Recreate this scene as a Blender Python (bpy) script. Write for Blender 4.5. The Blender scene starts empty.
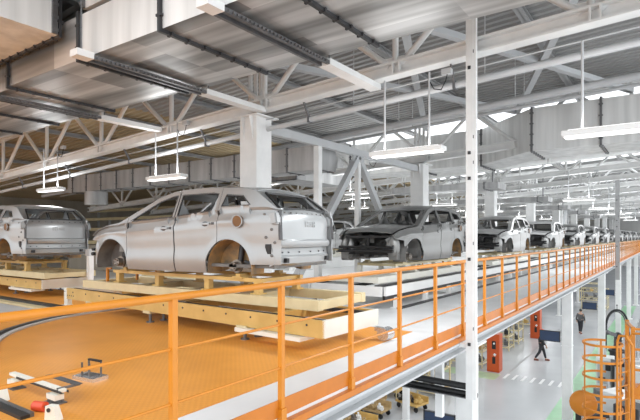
import bpy, bmesh, math, random
from mathutils import Vector, Matrix, Euler
R = math.radians
random.seed(7)
SC = bpy.context.scene
COL = SC.collection

# ------------------------------------------------------------------ materials
def mat(name, color, rough=.5, metal=0., noise=0., nscale=4., stretch=(1, 1, 1), bump=0., color2=None, spec=None, coords='Object', detail=4.):
    m = bpy.data.materials.new(name); m.use_nodes = True
    nt = m.node_tree; b = nt.nodes['Principled BSDF']
    b.inputs['Base Color'].default_value = (*color, 1)
    b.inputs['Roughness'].default_value = rough
    b.inputs['Metallic'].default_value = metal
    if spec is not None: b.inputs['Specular IOR Level'].default_value = spec
    if noise or bump or color2:
        tc = nt.nodes.new('ShaderNodeTexCoord'); mp = nt.nodes.new('ShaderNodeMapping')
        mp.inputs['Scale'].default_value = stretch
        nz = nt.nodes.new('ShaderNodeTexNoise'); nz.inputs['Scale'].default_value = nscale; nz.inputs['Detail'].default_value = detail
        nt.links.new(tc.outputs[coords], mp.inputs['Vector']); nt.links.new(mp.outputs[0], nz.inputs['Vector'])
        cr = nt.nodes.new('ShaderNodeValToRGB')
        c2 = color2 if color2 else tuple(max(0, v * (1 - noise)) for v in color)
        cr.color_ramp.elements[0].position = .34; cr.color_ramp.elements[1].position = .66
        cr.color_ramp.elements[0].color = (*c2, 1); cr.color_ramp.elements[1].color = (*color, 1)
        nt.links.new(nz.outputs['Fac'], cr.inputs['Fac']); nt.links.new(cr.outputs['Color'], b.inputs['Base Color'])
        if bump:
            bp = nt.nodes.new('ShaderNodeBump'); bp.inputs['Strength'].default_value = bump; bp.inputs['Distance'].default_value = .02
            nt.links.new(nz.outputs['Fac'], bp.inputs['Height']); nt.links.new(bp.outputs[0], b.inputs['Normal'])
    return m
def emit(name, color, s):
    m = bpy.data.materials.new(name); m.use_nodes = True
    b = m.node_tree.nodes['Principled BSDF']
    b.inputs['Base Color'].default_value = (.9, .9, .9, 1)
    b.inputs['Emission Color'].default_value = (*color, 1); b.inputs['Emission Strength'].default_value = s
    return m
M = {}
M['white'] = mat('white_paint', (.80, .80, .79), .42, noise=.06, nscale=2)
M['steel_white'] = mat('white_steel_paint', (.78, .78, .77), .4, noise=.10, nscale=3)
M['steel_grey'] = mat('grey_steel_paint', (.36, .36, .36), .45, noise=.12, nscale=3)
M['beam_grey'] = mat('light_grey_steel_paint', (.50, .51, .52), .45, noise=.08, nscale=2)
M['dark_steel'] = mat('dark_steel', (.045, .045, .048), .45, .3, noise=.3)
M['mid_steel'] = mat('galvanised_channel', (.20, .20, .205), .42, .7, noise=.25, nscale=8)
M['black'] = mat('black_plastic', (.014, .014, .015), .5, noise=.2)
M['duct'] = mat('galvanised_duct', (.80, .79, .78), .36, .72, color2=(.28, .275, .265), nscale=1.5, stretch=(.16, 2.2, 2.2), detail=2)
def sheet_stripes(m, per):
    nt = m.node_tree; b = nt.nodes['Principled BSDF']; src = b.inputs['Base Color'].links[0].from_socket
    tc = nt.nodes.new('ShaderNodeTexCoord'); sx = nt.nodes.new('ShaderNodeSeparateXYZ'); nt.links.new(tc.outputs['Object'], sx.inputs[0])
    m1 = nt.nodes.new('ShaderNodeMath'); m1.operation = 'MULTIPLY'; m1.inputs[1].default_value = per; nt.links.new(sx.outputs['Y'], m1.inputs[0])
    fx = nt.nodes.new('ShaderNodeMath'); fx.operation = 'MULTIPLY'; fx.inputs[1].default_value = .48; nt.links.new(sx.outputs['X'], fx.inputs[0])
    f1 = nt.nodes.new('ShaderNodeMath'); f1.operation = 'FLOOR'; nt.links.new(m1.outputs[0], f1.inputs[0])
    f2 = nt.nodes.new('ShaderNodeMath'); f2.operation = 'FLOOR'; nt.links.new(fx.outputs[0], f2.inputs[0])
    cb_ = nt.nodes.new('ShaderNodeCombineXYZ'); nt.links.new(f1.outputs[0], cb_.inputs[0]); nt.links.new(f2.outputs[0], cb_.inputs[1])
    wn = nt.nodes.new('ShaderNodeTexWhiteNoise'); wn.noise_dimensions = '2D'; nt.links.new(cb_.outputs[0], wn.inputs['Vector'])
    mr = nt.nodes.new('ShaderNodeMapRange'); mr.inputs['To Min'].default_value = .52; mr.inputs['To Max'].default_value = 1.15; nt.links.new(wn.outputs['Value'], mr.inputs['Value'])
    mx = nt.nodes.new('ShaderNodeVectorMath'); mx.operation = 'SCALE'; nt.links.new(src, mx.inputs[0]); nt.links.new(mr.outputs[0], mx.inputs['Scale'])
    nt.links.new(mx.outputs[0], b.inputs['Base Color'])
sheet_stripes(M['duct'], 2.9)
M['duct_v'] = mat('galvanised_duct_upright', (.80, .80, .79), .45, .25, color2=(.62, .62, .61), nscale=1.4, stretch=(2.6, 2.6, .2), detail=3)
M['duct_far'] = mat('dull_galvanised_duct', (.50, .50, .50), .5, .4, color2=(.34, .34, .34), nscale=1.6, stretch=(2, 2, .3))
M['floor_white'] = mat('pale_coated_floor', (.74, .75, .76), .35, noise=.10, nscale=1.2)
M['floor_low'] = mat('grey_coated_floor', (.52, .53, .545), .25, noise=.10, nscale=.6)
M['green'] = mat('green_floor_paint', (.30, .58, .33), .3, noise=.18, nscale=2)
M['green_pale'] = mat('worn_green_floor_paint', (.46, .60, .38), .3, noise=.18, nscale=2)
M['line_white'] = mat('white_floor_paint', (.86, .86, .86), .35, noise=.08, nscale=6)
M['orange'] = mat('orange_rail_paint', (.60, .212, .012), .4, noise=.10, nscale=5)
M['orange_dark'] = mat('orange_toe_paint', (.54, .165, .010), .42, noise=.12, nscale=5)
M['yellow'] = mat('cream_yellow_paint', (.64, .42, .14), .42, color2=(.54, .34, .10), nscale=3)
M['cream'] = mat('cream_paint', (.66, .56, .34), .42, color2=(.58, .48, .28), nscale=3)
M['cream_white'] = mat('ivory_paint', (.80, .78, .70), .42, noise=.07, nscale=3)
M['car'] = mat('bare_body_metal', (.385, .395, .40), .34, .45, noise=.10, nscale=1.5)
M['car_grey'] = mat('grey_body_metal', (.24, .24, .234), .36, .45, noise=.10, nscale=1.5)
M['car_mid'] = mat('pale_body_metal', (.42, .42, .415), .36, .45, noise=.10, nscale=1.5)
M['car_in'] = mat('inner_body_metal', (.20, .196, .19), .5, .3, noise=.35, nscale=5)
M['arch'] = mat('brown_wheel_arch', (.46, .27, .11), .55, .2, color2=(.20, .15, .10), nscale=6)  # mottled orange-brown for the rear arch liners
M['hub'] = mat('brake_hub_metal', (.30, .27, .24), .4, .7, noise=.4, nscale=10)
M['filler'] = mat('brown_filler_recess', (.20, .085, .018), .5, noise=.3)
M['blue'] = mat('navy_board', (.022, .045, .105), .5, noise=.2)
M['red'] = mat('red_cabinet_paint', (.56, .085, .015), .4, noise=.08)
M['redcap'] = mat('red_plastic', (.70, .08, .03), .4, noise=.08)
M['rubber'] = mat('grey_rubber', (.10, .10, .105), .55, noise=.3)
M['chrome'] = mat('bright_steel', (.72, .72, .73), .25, .9, noise=.1)
M['skin'] = mat('skin', (.50, .30, .21), .5, noise=.05)
M['hair'] = mat('dark_hair', (.02, .016, .013), .6, noise=.2)
M['jacket_dark'] = mat('charcoal_cloth', (.030, .032, .036), .8, noise=.25, nscale=20)
M['jacket_grey'] = mat('grey_cloth', (.105, .105, .108), .8, noise=.25, nscale=20)
M['trouser'] = mat('dark_cloth', (.035, .036, .042), .85, noise=.25, nscale=20)
M['shoe'] = mat('brown_shoe', (.20, .055, .03), .6, noise=.2)
M['wood'] = mat('tan_wood', (.52, .36, .17), .6, noise=.3, nscale=6)
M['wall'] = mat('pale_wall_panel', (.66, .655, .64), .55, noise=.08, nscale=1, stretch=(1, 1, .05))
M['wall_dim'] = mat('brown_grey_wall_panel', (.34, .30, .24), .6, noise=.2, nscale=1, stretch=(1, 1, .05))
M['roof'] = mat('roof_sheet', (.33, .33, .325), .5, .1, noise=.10, nscale=.7)
M['roof_bounce'] = mat('bounce_tinted_roof_sheet', (.44, .35, .22), .55, noise=.14, nscale=.7)  # warm bounce from the orange floor put into the sheet colour
M['bay'] = mat('engine_bay_metal', (.13, .13, .125), .45, .4, noise=.5, nscale=9)
M['lamp'] = emit('lamp_diffuser', (1, .985, .96), 1.6)
M['glass'] = None
def orange_floor():
    m = bpy.data.materials.new('orange_coated_floor'); m.use_nodes = True
    nt = m.node_tree; b = nt.nodes['Principled BSDF']
    b.inputs['Roughness'].default_value = .42; b.inputs['Specular IOR Level'].default_value = .3
    tc = nt.nodes.new('ShaderNodeTexCoord')
    br = nt.nodes.new('ShaderNodeTexChecker'); br.inputs['Scale'].default_value = 26
    br.inputs['Color1'].default_value = (.80, .345, .062, 1); br.inputs['Color2'].default_value = (.75, .315, .054, 1)
    nz = nt.nodes.new('ShaderNodeTexNoise'); nz.inputs['Scale'].default_value = 1.3; nz.inputs['Detail'].default_value = 5
    mx = nt.nodes.new('ShaderNodeMixRGB'); mx.blend_type = 'MULTIPLY'; mx.inputs['Fac'].default_value = .5
    cr = nt.nodes.new('ShaderNodeValToRGB'); cr.color_ramp.elements[0].color = (.72, .66, .6, 1); cr.color_ramp.elements[1].color = (1, 1, 1, 1)
    cr.color_ramp.elements[0].position = .3; cr.color_ramp.elements[1].position = .65
    nt.links.new(tc.outputs['Object'], br.inputs['Vector']); nt.links.new(tc.outputs['Object'], nz.inputs['Vector'])
    nt.links.new(nz.outputs['Fac'], cr.inputs['Fac'])
    nt.links.new(br.outputs['Color'], mx.inputs['Color1']); nt.links.new(cr.outputs['Color'], mx.inputs['Color2'])
    nt.links.new(mx.outputs['Color'], b.inputs['Base Color'])
    return m
M['orange_floor'] = orange_floor()
def pane_mat():
    m = bpy.data.materials.new('milky_roof_glazing'); m.use_nodes = True
    nt = m.node_tree; nt.nodes.remove(nt.nodes['Principled BSDF'])
    a = nt.nodes.new('ShaderNodeBsdfTranslucent'); a.inputs['Color'].default_value = (.95, .95, .95, 1)
    t = nt.nodes.new('ShaderNodeBsdfTransparent'); mx = nt.nodes.new('ShaderNodeMixShader'); mx.inputs[0].default_value = .5
    nt.links.new(a.outputs[0], mx.inputs[1]); nt.links.new(t.outputs[0], mx.inputs[2])
    nt.links.new(mx.outputs[0], nt.nodes['Material Output'].inputs['Surface'])
    return m
M['glass'] = pane_mat()

# ------------------------------------------------------------------ helpers
class MB:
    def __init__(s): s.b = bmesh.new()
    def box(s, c, d, rot=None):
        mtx = Matrix.Translation(c) @ (rot.to_matrix().to_4x4() if rot else Matrix()) @ Matrix.Diagonal((*d, 1))
        bmesh.ops.create_cube(s.b, size=1, matrix=mtx); return s
    def span(s, lo, hi):
        lo, hi = Vector(lo), Vector(hi)
        return s.box((lo + hi) / 2, hi - lo)
    def bar(s, p, q, w, h=None, up=(0, 0, 1)):
        p, q = Vector(p), Vector(q); d = q - p; L = d.length; z = d.normalized(); up = Vector(up)
        if abs(z.dot(up)) > .99: up = Vector((0, 1, 0))
        x = up.cross(z).normalized(); y = z.cross(x)
        r = Matrix((x, y, z)).transposed().to_4x4()
        bmesh.ops.create_cube(s.b, size=1, matrix=Matrix.Translation((p + q) / 2) @ r @ Matrix.Diagonal((w, h or w, L, 1))); return s
    def ibeam(s, p, q, w, h, t=.02):
        p, q = Vector(p), Vector(q); u = Vector((0, 0, h / 2 - t / 2))
        s.bar(p + u, q + u, w, t); s.bar(p - u, q - u, w, t); s.bar(p, q, t * .8, h); return s
    def tube(s, p, q, r, n=10, r2=None):
        p, q = Vector(p), Vector(q); d = q - p
        bmesh.ops.create_cone(s.b, cap_ends=True, segments=n, radius1=r, radius2=r if r2 is None else r2, depth=d.length,
            matrix=Matrix.Translation((p + q) / 2) @ d.to_track_quat('Z', 'Y').to_matrix().to_4x4()); return s
    def path(s, pts, r, n=8):
        for a, b in zip(pts, pts[1:]): s.tube(a, b, r, n)
        for a in pts[1:-1]: bmesh.ops.create_icosphere(s.b, subdivisions=1, radius=r * 1.02, matrix=Matrix.Translation(a))
        return s
    def ball(s, c, r, sc=(1, 1, 1)):
        bmesh.ops.create_uvsphere(s.b, u_segments=14, v_segments=10, radius=r, matrix=Matrix.Translation(c) @ Matrix.Diagonal((*sc, 1))); return s
    def prism(s, pts, ext):
        vs = [s.b.verts.new(p) for p in pts]; f = s.b.faces.new(vs)
        g = bmesh.ops.extrude_face_region(s.b, geom=[f])
        bmesh.ops.translate(s.b, vec=ext, verts=[v for v in g['geom'] if isinstance(v, bmesh.types.BMVert)]); return s
    def grid(s, rows, skip=None, closed=False):
        vs = [[s.b.verts.new(p) for p in r] for r in rows]
        for i in range(len(vs) - 1):
            for j in range(len(vs[i]) - 1):
                if skip and skip(i, j): continue
                q = [vs[i][j], vs[i + 1][j], vs[i + 1][j + 1], vs[i][j + 1]]
                try: s.b.faces.new(q)
                except ValueError: pass
        return s
    def bevel(s, w, seg=2):
        bmesh.ops.bevel(s.b, geom=[e for e in s.b.edges], offset=w, segments=seg, affect='EDGES', clamp_overlap=True); return s
    def thick(s, t):
        bmesh.ops.remove_doubles(s.b, verts=s.b.verts, dist=.0012)
        loose = [v for v in s.b.verts if not v.link_faces]
        bmesh.ops.delete(s.b, geom=loose, context='VERTS')
        bmesh.ops.recalc_face_normals(s.b, faces=s.b.faces)
        bmesh.ops.solidify(s.b, geom=list(s.b.faces), thickness=t); return s
    def build(s, name, m, parent=None, smooth=False, recalc=True):
        if recalc: bmesh.ops.recalc_face_normals(s.b, faces=s.b.faces)
        me = bpy.data.meshes.new(name); s.b.to_mesh(me); s.b.free()
        for mm in (m if isinstance(m, (list, tuple)) else [m]): me.materials.append(mm)
        if smooth:
            for p in me.polygons: p.use_smooth = True
            try: me.set_sharp_from_angle(angle=R(38))
            except Exception: pass
        o = bpy.data.objects.new(name, me); COL.objects.link(o)
        if parent: o.parent = parent
        return o
def tag(o, label=None, cat=None, group=None, kind=None):
    if label: o['label'] = label
    if cat: o['category'] = cat
    if group: o['group'] = group
    if kind: o['kind'] = kind
    return o
def empty(name, loc=(0, 0, 0), rz=0., label=None, cat=None, group=None):
    o = bpy.data.objects.new(name, None); COL.objects.link(o); o.empty_display_size = .2
    o.location = loc; o.rotation_euler = (0, 0, rz)
    return tag(o, label, cat, group)
def dup(o, loc, rz=None, label=None, group=None, parent=None):
    def cp(src, par):
        c = src.copy(); COL.objects.link(c); c.parent = par
        for ch in list(src.children): cp(ch, c)
        return c
    c = cp(o, parent)
    c.location = loc
    if rz is not None: c.rotation_euler = (0, 0, rz)
    if label: c['label'] = label
    if group: c['group'] = group
    return c
def struct(name, mb, m, label=None, cat='structure', **k):
    o = mb.build(name, m, **k); o['kind'] = 'structure'
    if label: tag(o, label, cat)
    return o
ORD = ['first', 'second', 'third', 'fourth', 'fifth', 'sixth', 'seventh', 'eighth', 'ninth', 'tenth', 'eleventh', 'twelfth', 'thirteenth', 'fourteenth', 'fifteenth', 'sixteenth', 'seventeenth', 'eighteenth', 'nineteenth', 'twentieth']

# ------------------------------------------------------------------ camera (hall axes: +Y runs down the car line, deck top z = 0)
F = 500.; TH = math.atan(352 / F)
cam = bpy.data.cameras.new('camera'); cam.sensor_width = 36; cam.lens = 36 * F / 640; cam.shift_y = 26.5 / 640
cam.clip_end = 500; cam.clip_start = .05
co = bpy.data.objects.new('camera', cam); COL.objects.link(co)
co.location = (0, 0, 1.6); co.rotation_euler = (R(90), 0, TH); SC.camera = co

ZL = -5.5           # lower hall floor
EX = -2.83          # edge of the upper deck
SL = .054           # roof falls to the left
zb = lambda x: 4.80 + SL * x       # truss bottom chord height
zr = lambda x: zb(x) + 1.62        # roof sheet

# ------------------------------------------------------------------ setting
struct('floor', MB().span((-45, -12, ZL - .2), (12, 150, ZL)), M['floor_low'], 'pale grey coated floor of the lower hall', 'floor')
d = MB().span((-45, -12, -.18), (EX - .02, 150, 0))
struct('floor_upper', d, M['floor_white'], 'white coated upper deck carrying the car body line', 'floor')
struct('floor_orange', MB().span((-33, -8, 0), (-3.56, 7.75, .006)), M['orange_floor'], 'orange coated floor zone around the turning station', 'floor')
# lower floor paint
struct('trim_1', MB().span((-4.0, 17, ZL), (-2.95, 60, ZL + .006)), M['green'], 'green painted walkway strip on the lower floor beside the column', 'floor marking')
struct('trim_2', MB().span((-16, 25.2, ZL), (-7.2, 26.4, ZL + .006)), M['green_pale'], 'worn green walkway patch on the lower floor by the red cabinet', 'floor marking')
k = 3
for i in range(8):
    x = -6.95 + i * .42
    struct('trim_%d' % k, MB().prism([(x, 25.75, ZL), (x + .13, 25.75, ZL), (x + .13, 26.75, ZL), (x, 26.75, ZL)], (0, 0, .006)), M['line_white'], '%s white crossing bar on the lower floor counted from the red cabinet' % ORD[i], 'floor marking'); k += 1
struct('trim_%d' % k, MB().span((-7.0, 27.2, ZL), (-6.9, 60, ZL + .005)), M['steel_grey'], 'thin grey line along the lower aisle beside the racks', 'floor marking')

# roof sheet (corrugated, folded along X) with glazed strips
def roof_strip(y0, y1, name, m, label, ridge=True, X0=-14, X1=3):
    rows = []
    n = int((y1 - y0) / .26)
    prof = [(0, .05), (.09, .05), (.12, -.02), (.23, -.02)]
    ys = []
    if ridge:
        for i in range(n):
            for a, h in prof: ys.append((y0 + i * .26 + a, h))
        ys.append((y1, .05))
    else: ys = [(y0, .0), (y1, .0)]
    rows = [[(X0, y, zr(X0) + h) for y, h in ys], [(X1, y, zr(X1) + h) for y, h in ys]]
    return struct(name, MB().grid(rows), m, label, 'roof', recalc=False)
glaz = [(18.2, 21.6), (31, 34.5), (44, 48), (58, 62), (72, 76), (88, 94), (108, 114)]
roof_strip(2, 150, 'ceiling_left', M['roof_bounce'], 'bounce-tinted tan corrugated roof sheet over the left bays', True, -45, -14)
y = 2.; n = 1
for a, b in glaz:
    roof_strip(y, a, 'ceiling' if n == 1 else 'ceiling_%d' % n, M['roof'], '%s corrugated roof sheet counted from the front' % ORD[n - 1])
    roof_strip(a, b, 'window_%d' % n, M['glass'], '%s milky roof light strip counted from the front' % ORD[n - 1], False)
    y = b; n += 1
roof_strip(y, 150, 'ceiling_%d' % n, M['roof'], 'corrugated roof sheet at the far end')
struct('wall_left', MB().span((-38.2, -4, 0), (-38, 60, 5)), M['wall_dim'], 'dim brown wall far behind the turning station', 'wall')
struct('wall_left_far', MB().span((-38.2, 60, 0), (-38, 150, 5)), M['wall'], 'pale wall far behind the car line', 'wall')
struct('wall_back', MB().span((-45, 140, ZL), (12, 140.2, 7)), M['wall'], 'pale end wall of the hall', 'wall')

# edge of the deck
e = empty('deck_edge_beam', (0, 0, 0), 0, 'light grey steel edge beam carrying the deck under the orange railing', 'beam')
MB().span((EX - .10, -6, -.27), (EX - .07, 120, -.02)).build('web', M['beam_grey'], e)
MB().span((EX - .10, -6, -.30), (EX + .03, 120, -.27)).build('bottom_flange', M['beam_grey'], e)
MB().span((EX - .10, -6, -.145), (EX + .05, 120, -.11)).build('top_flange', M['beam_grey'], e)

# ------------------------------------------------------------------ orange railing
rl = empty('guard_railing', (EX, 0, 0), 0, 'long orange tubular guard railing along the deck edge', 'railing')
YE = 116.
MB().tube((0, -5, 1.18), (0, YE, 1.18), .027, 14).build('top_rail', M['orange'], rl, True)
MB().tube((0, -5, .82), (0, YE, .82), .0115, 8).build('mid_rail', M['orange'], rl, True)
MB().tube((0, -5, .44), (0, YE, .44), .0115, 8).build('mid_rail', M['orange'], rl, True)
MB().span((-.018, -5, .0), (-.008, YE, .155)).build('toe_board', M['orange_dark'], rl)
MB().span((-.02, -5, -.105), (.045, YE, -.04)).build('base_angle', M['orange_dark'], rl)
pm = MB().box((0, 0, .55), (.045, .045, 1.30))
pm.box((.004, 0, .02), (.06, .07, .12))
p0 = pm.build('post', M['orange'], rl); p0.location = (0, 2.25 - 1.175 * 6, 0)
for i in range(1, 98):
    c = p0.copy(); COL.objects.link(c); c.parent = rl; c.location = (0, 2.25 + 1.175 * (i - 6), 0)

# ------------------------------------------------------------------ columns
def column(name, x, y, z0, z1, w, dd, label, group=None, cap=True, foot=True, brackets=True):
    t = empty(name, (x, y, z0), 0, label, 'column', group); h = z1 - z0
    MB().box((0, 0, h / 2), (w, dd, h)).bevel(.012, 1).build('shaft', M['steel_white'], t)
    if cap:
        MB().box((0, 0, h - .015), (w + .22, dd + .22, .03)).build('cap_plate', M['steel_white'], t)
        if brackets:
            for sx in (-1, 1):
                MB().prism([(sx * w / 2 * .5, -dd / 2 - .11, h - .03), (sx * w / 2 * .5 + .015, -dd / 2 - .11, h - .03), (sx * w / 2 * .5 + .015, -dd / 2, h - .55), (sx * w / 2 * .5, -dd / 2, h - .55)], (0, .11, 0)).build('gusset', M['steel_white'], t)
        MB().box((0, 0, h * .62), (w + .03, dd + .03, .035)).build('splice_band', M['steel_white'], t)
    if brackets and cap:
        for q in (-.16, 0, .16): MB().tube((q, .0, h + .14), (q, .0, h + 1.50), .05, 10).build('stub_tube', M['steel_white'], t, True)
    if foot: MB().box((0, 0, .02), (w + .24, dd + .24, .04)).build('base_plate', M['steel_white'], t)
    return t
CX = -7.55
colY = [8.25 + 8.8 * i for i in range(11)]
place = ['right behind the silver car body', 'behind the roof of the grey car body', 'behind the third car body of the line']
for i, yy in enumerate(colY):
    lab = 'white box steel column ' + (place[i] if i < 3 else 'in the row behind the car line, %s from the front' % ORD[i])
    column('steel_column', CX, yy, .006 if yy < 7.7 else 0, zb(CX) - .16, .50, .50, lab, 'white columns behind the car line')
lowY = [8.95, 19.6, 30.2, 40.2, 50.5, 61, 72]
lowlab = ['behind the slim white pole, mostly hidden', 'standing alone in the lower aisle', 'behind the black cable arch', 'beyond the wire mesh fence']
for i, yy in enumerate(lowY):
    lab = 'pale grey column under the deck edge ' + (lowlab[i] if i < 4 else '%s from the front' % ORD[i])
    t = column('deck_column', -3.04, yy, ZL, -.30, .32, .32, lab, 'columns under the deck edge', True, True, False)
    MB().span((-.9, -.16, 5.20 - .30), (-.17, .16, 5.20 - .03)).build('bracket', M['beam_grey'], t)
for i, yy in enumerate([17.5, 28.6, 38.8, 49, 60]):
    column('deck_column', -8.3, yy, ZL, -.18, .22, .22, 'white column under the deck beside the racks, %s from the front' % ORD[i], 'columns under the deck interior', False)

# slim white pole in front of the railing
def riser(x, y, z0, z1, w, m, lab):
    t = empty('riser_pole', (x, y, z0), 0, lab, 'pole'); h = z1 - z0
    MB().box((0, 0, h / 2), (w * .62, w * .62, h)).build('post', m, t)
    MB().box((w * .42, -.01, h / 2), (w * .24, w * .40, h)).build('cable_duct', m, t)
    for f in (.13, .33, .52, .58, .78):
        MB().box((.0, -w * .33, h * f), (w * .24, .03, .05)).box((w * .3, -w * .25, h * f + .25), (w * .12, .02, .05)).build('clip', M['dark_steel'], t)
    MB().box((-.12, 0, -z0 - .14), (.2, .06, .07)).build('bracket', m, t)
    return t
riser(-2.62, 7.88, -.98, 5.75, .185, M['steel_white'], 'slim white vertical pole in front of the orange railing')
riser(-2.60, 33.5, -.9, 5.0, .26, M['steel_grey'], 'grey vertical pole far down the railing')

# ------------------------------------------------------------------ roof trusses
nodes = [-.95 - 3.1 * i for i in range(-1, 10)]
def truss(y, lab):
    t = empty('roof_truss', (0, y, 0), 0, lab, 'truss', 'white roof trusses across the hall')
    xa, xb = nodes[0] + .2, nodes[-1] - .3
    MB().ibeam((xb, 0, zb(xb)), (xa, 0, zb(xa)), .26, .25, .035).build('bottom_chord', M['steel_white'], t)
    MB().ibeam((xb, 0, zb(xb) + 1.35), (xa, 0, zb(xa) + 1.35), .18, .16, .022).build('top_chord', M['steel_white'], t)
    for i, x in enumerate(nodes):
        MB().tube((x, 0, zb(x) + .08), (x, 0, zb(x) + 1.28), .055, 10).build('web_post', M['steel_white'], t, True)
        if i: MB().tube((x + .12, 0, zb(x) + .08), (x + 1.5, 0, zb(x + 1.5) + 1.30), .058, 10).build('web_diagonal', M['steel_white'], t, True)
        if i < len(nodes) - 1: MB().tube((x - .12, 0, zb(x) + .08), (x - 1.5, 0, zb(x - 1.5) + 1.30), .058, 10).build('web_diagonal', M['steel_white'], t, True)
        MB().box((x, 0, zb(x) + .16), (.42, .03, .14)).box((x, -.10, zb(x)), (.03, .07, .19)).box((x + .13, -.10, zb(x)), (.03, .07, .19)).build('gusset_plate', M['steel_white'], t)
    return t
tp = truss(8.1, 'nearest white roof truss with tubular webs crossing the whole view')
for i in range(1, 10):
    dup(tp, (0, 8.1 + 8.8 * i, 0), 0, 'white roof truss crossing above the car line, %s from the front' % ORD[i])
for i in range(1, 6):
    dup(tp, (0, 8.1 + 8.8 * i + 4.4, 0), 0, 'white roof truss midway between columns above the car line, %s from the front' % ORD[i - 1])
# purlins along the hall, one beam each
pl = [-.95 - 1.55 + 3.1 - 3.1 * i for i in range(0, 9)]
for i, x in enumerate(pl):
    mbp = MB().ibeam((x, 2.1, zb(x) + 1.49), (x, 100, zb(x) + 1.49), .17, .13, .02)
    tag(mbp.build('roof_purlin', M['steel_grey']), 'grey roof beam running down the hall under the roof sheet, %s from the right' % ORD[i], 'beam', 'grey roof beams')
# longitudinal bracing between columns
def brace(y0, y1, lab):
    t = empty('column_brace', (CX, y0, 0), 0, lab, 'bracing', 'portal braces between the white columns')
    L = y1 - y0; a = .34
    MB().bar((0, a, 4.05), (0, L - a, 4.05), .16, .20).build('beam', M['beam_grey'], t)
    MB().bar((0, L / 2, 3.95), (0, 1.0, .04), .17, .17).build('diagonal', M['beam_grey'], t)
    MB().bar((0, L / 2, 3.95), (0, L - 1.0, .04), .17, .17).build('diagonal', M['beam_grey'], t)
    MB().bar((0, L / 2, 3.95), (0, L / 2, .02), .14, .14).build('post', M['steel_white'], t)
    MB().bar((0, L * .27, 3.95), (0, L * .27, .02), .16, .16).build('post', M['steel_white'], t)
    MB().box((0, L / 2, 3.88), (.05, .55, .35)).build('gusset_plate', M['beam_grey'], t)
brace(colY[0], colY[1], 'grey W shaped bracing between the first two white columns')
brace(colY[4], colY[5], 'grey W shaped bracing between columns far down the car line')
# pipe and cable under the nearest truss
pp = empty('service_pipe', (0, 8.36, 0), 0, 'grey service pipe slung under the nearest white truss', 'pipe')
MB().tube((-24, 0, zb(-24) - .44), (4, 0, zb(4) - .44), .055, 12).build('pipe', M['beam_grey'], pp, True)
for x in nodes[1:]:
    MB().bar((x + 1.0, 0, zb(x + 1) - .44), (x + 1.0, -.2, zb(x + 1) - .12), .02, .05).box((x + 1.0, 0, zb(x + 1) - .44), (.04, .14, .14)).build('hanger', M['mid_steel'], pp)
MB().tube((-24, -.05, zb(-24) - .24), (4, -.05, zb(4) - .24), .012, 6).build('cable', M['beam_grey'], pp)
for i, (yy, dz, r) in enumerate([(10.2, .2, .06), (12.6, .25, .09), (13.5, .3, .05)]):
    x0 = -26 if i else -7.
    sp = empty('service_pipe', (0, yy, 0))
    MB().tube((x0, 0, zb(x0) + dz), (4, 0, zb(4) + dz), r, 10).build('pipe', M['beam_grey'], sp, True)
    for q in (-6.2, -3.1, .0): MB().tube((q, 0, zb(q) + dz), (q, 0, zr(q) - .04), .012, 6).build('hanger_rod', M['beam_grey'], sp)
    tag(sp, 'pale overhead pipe across the hall, %s behind the nearest truss' % ORD[i], 'pipe')
# roof wind bracing rods
wb = empty('roof_bracing', (0, 0, 0), 0, 'crossed pale bracing bars under the roof at upper right', 'bracing')
for (xa, ya, xb_, yb_) in [(-.95, 8.4, -4.05, 16.7), (-4.05, 8.4, -.95, 16.7), (-4.05, 8.4, -7.15, 16.7), (-7.15, 8.4, -4.05, 16.7)]:
    MB().bar((xa, ya, zb(xa) + 1.0), (xb_, yb_, zb(xb_) + 1.0), .15, .13).build('bar', M['beam_grey'], wb)

# ------------------------------------------------------------------ ducts
def flange_ring(mb, ax, c, lo, hi, t=.05, o=.05):
    """four angle bars around a duct section: ax 'x' -> ring in the YZ plane at x=c"""
    (u0, v0), (u1, v1) = lo, hi
    for (ua, va, ub, vb) in [(u0 - o, v0 - o, u1 + o, v0), (u0 - o, v1, u1 + o, v1 + o), (u0 - o, v0, u0, v1), (u1, v0, u1 + o, v1)]:
        if ax == 'x': mb.span((c - t / 2, ua, va), (c + t / 2, ub, vb))
        else: mb.span((ua, c - t / 2, va), (ub, c + t / 2, vb))
    n = max(2, int((u1 - u0) / .28))
    for i in range(n):
        u = u0 + (u1 - u0) * (i + .5) / n
        for v in (v0 - o * .6, v1 + o * .6):
            if ax == 'x': mb.box((c, u, v), (t + .05, .035, .05))
            else: mb.box((u, c, v), (.035, t + .05, .05))
    n = max(2, int((v1 - v0) / .28))
    for i in range(n):
        v = v0 + (v1 - v0) * (i + .5) / n
        for u in (u0 - o * .6, u1 + o * .6):
            if ax == 'x': mb.box((c, u, v), (t + .05, .05, .035))
            else: mb.box((u, c, v), (.05, t + .05, .035))
    return mb
DY0, DY1, DZ0, DZ1 = 4.22, 6.30, 4.36, 5.05
# big duct crossing overhead
dt = empty('air_duct', (0, 0, 0), 0, 'huge bare metal air duct crossing overhead at upper left', 'duct')
sec = [2.4, -3.45, -5.55, -7.55, -9.95]
for a, b in zip(sec, sec[1:]):
    so = MB().span((b + .004, DY0, DZ0), (a - .004, DY1, DZ1)).build('section', [M['duct'], M['duct_v']], dt)
    if b > -8:
        for p in so.data.polygons:
            if abs(p.normal.y) > .9: p.material_index = 1
for x in sec[1:]:
    flange_ring(MB(), 'x', x, (DY0, DZ0), (DY1, DZ1)).build('flange', M['dark_steel'], dt)
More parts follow.
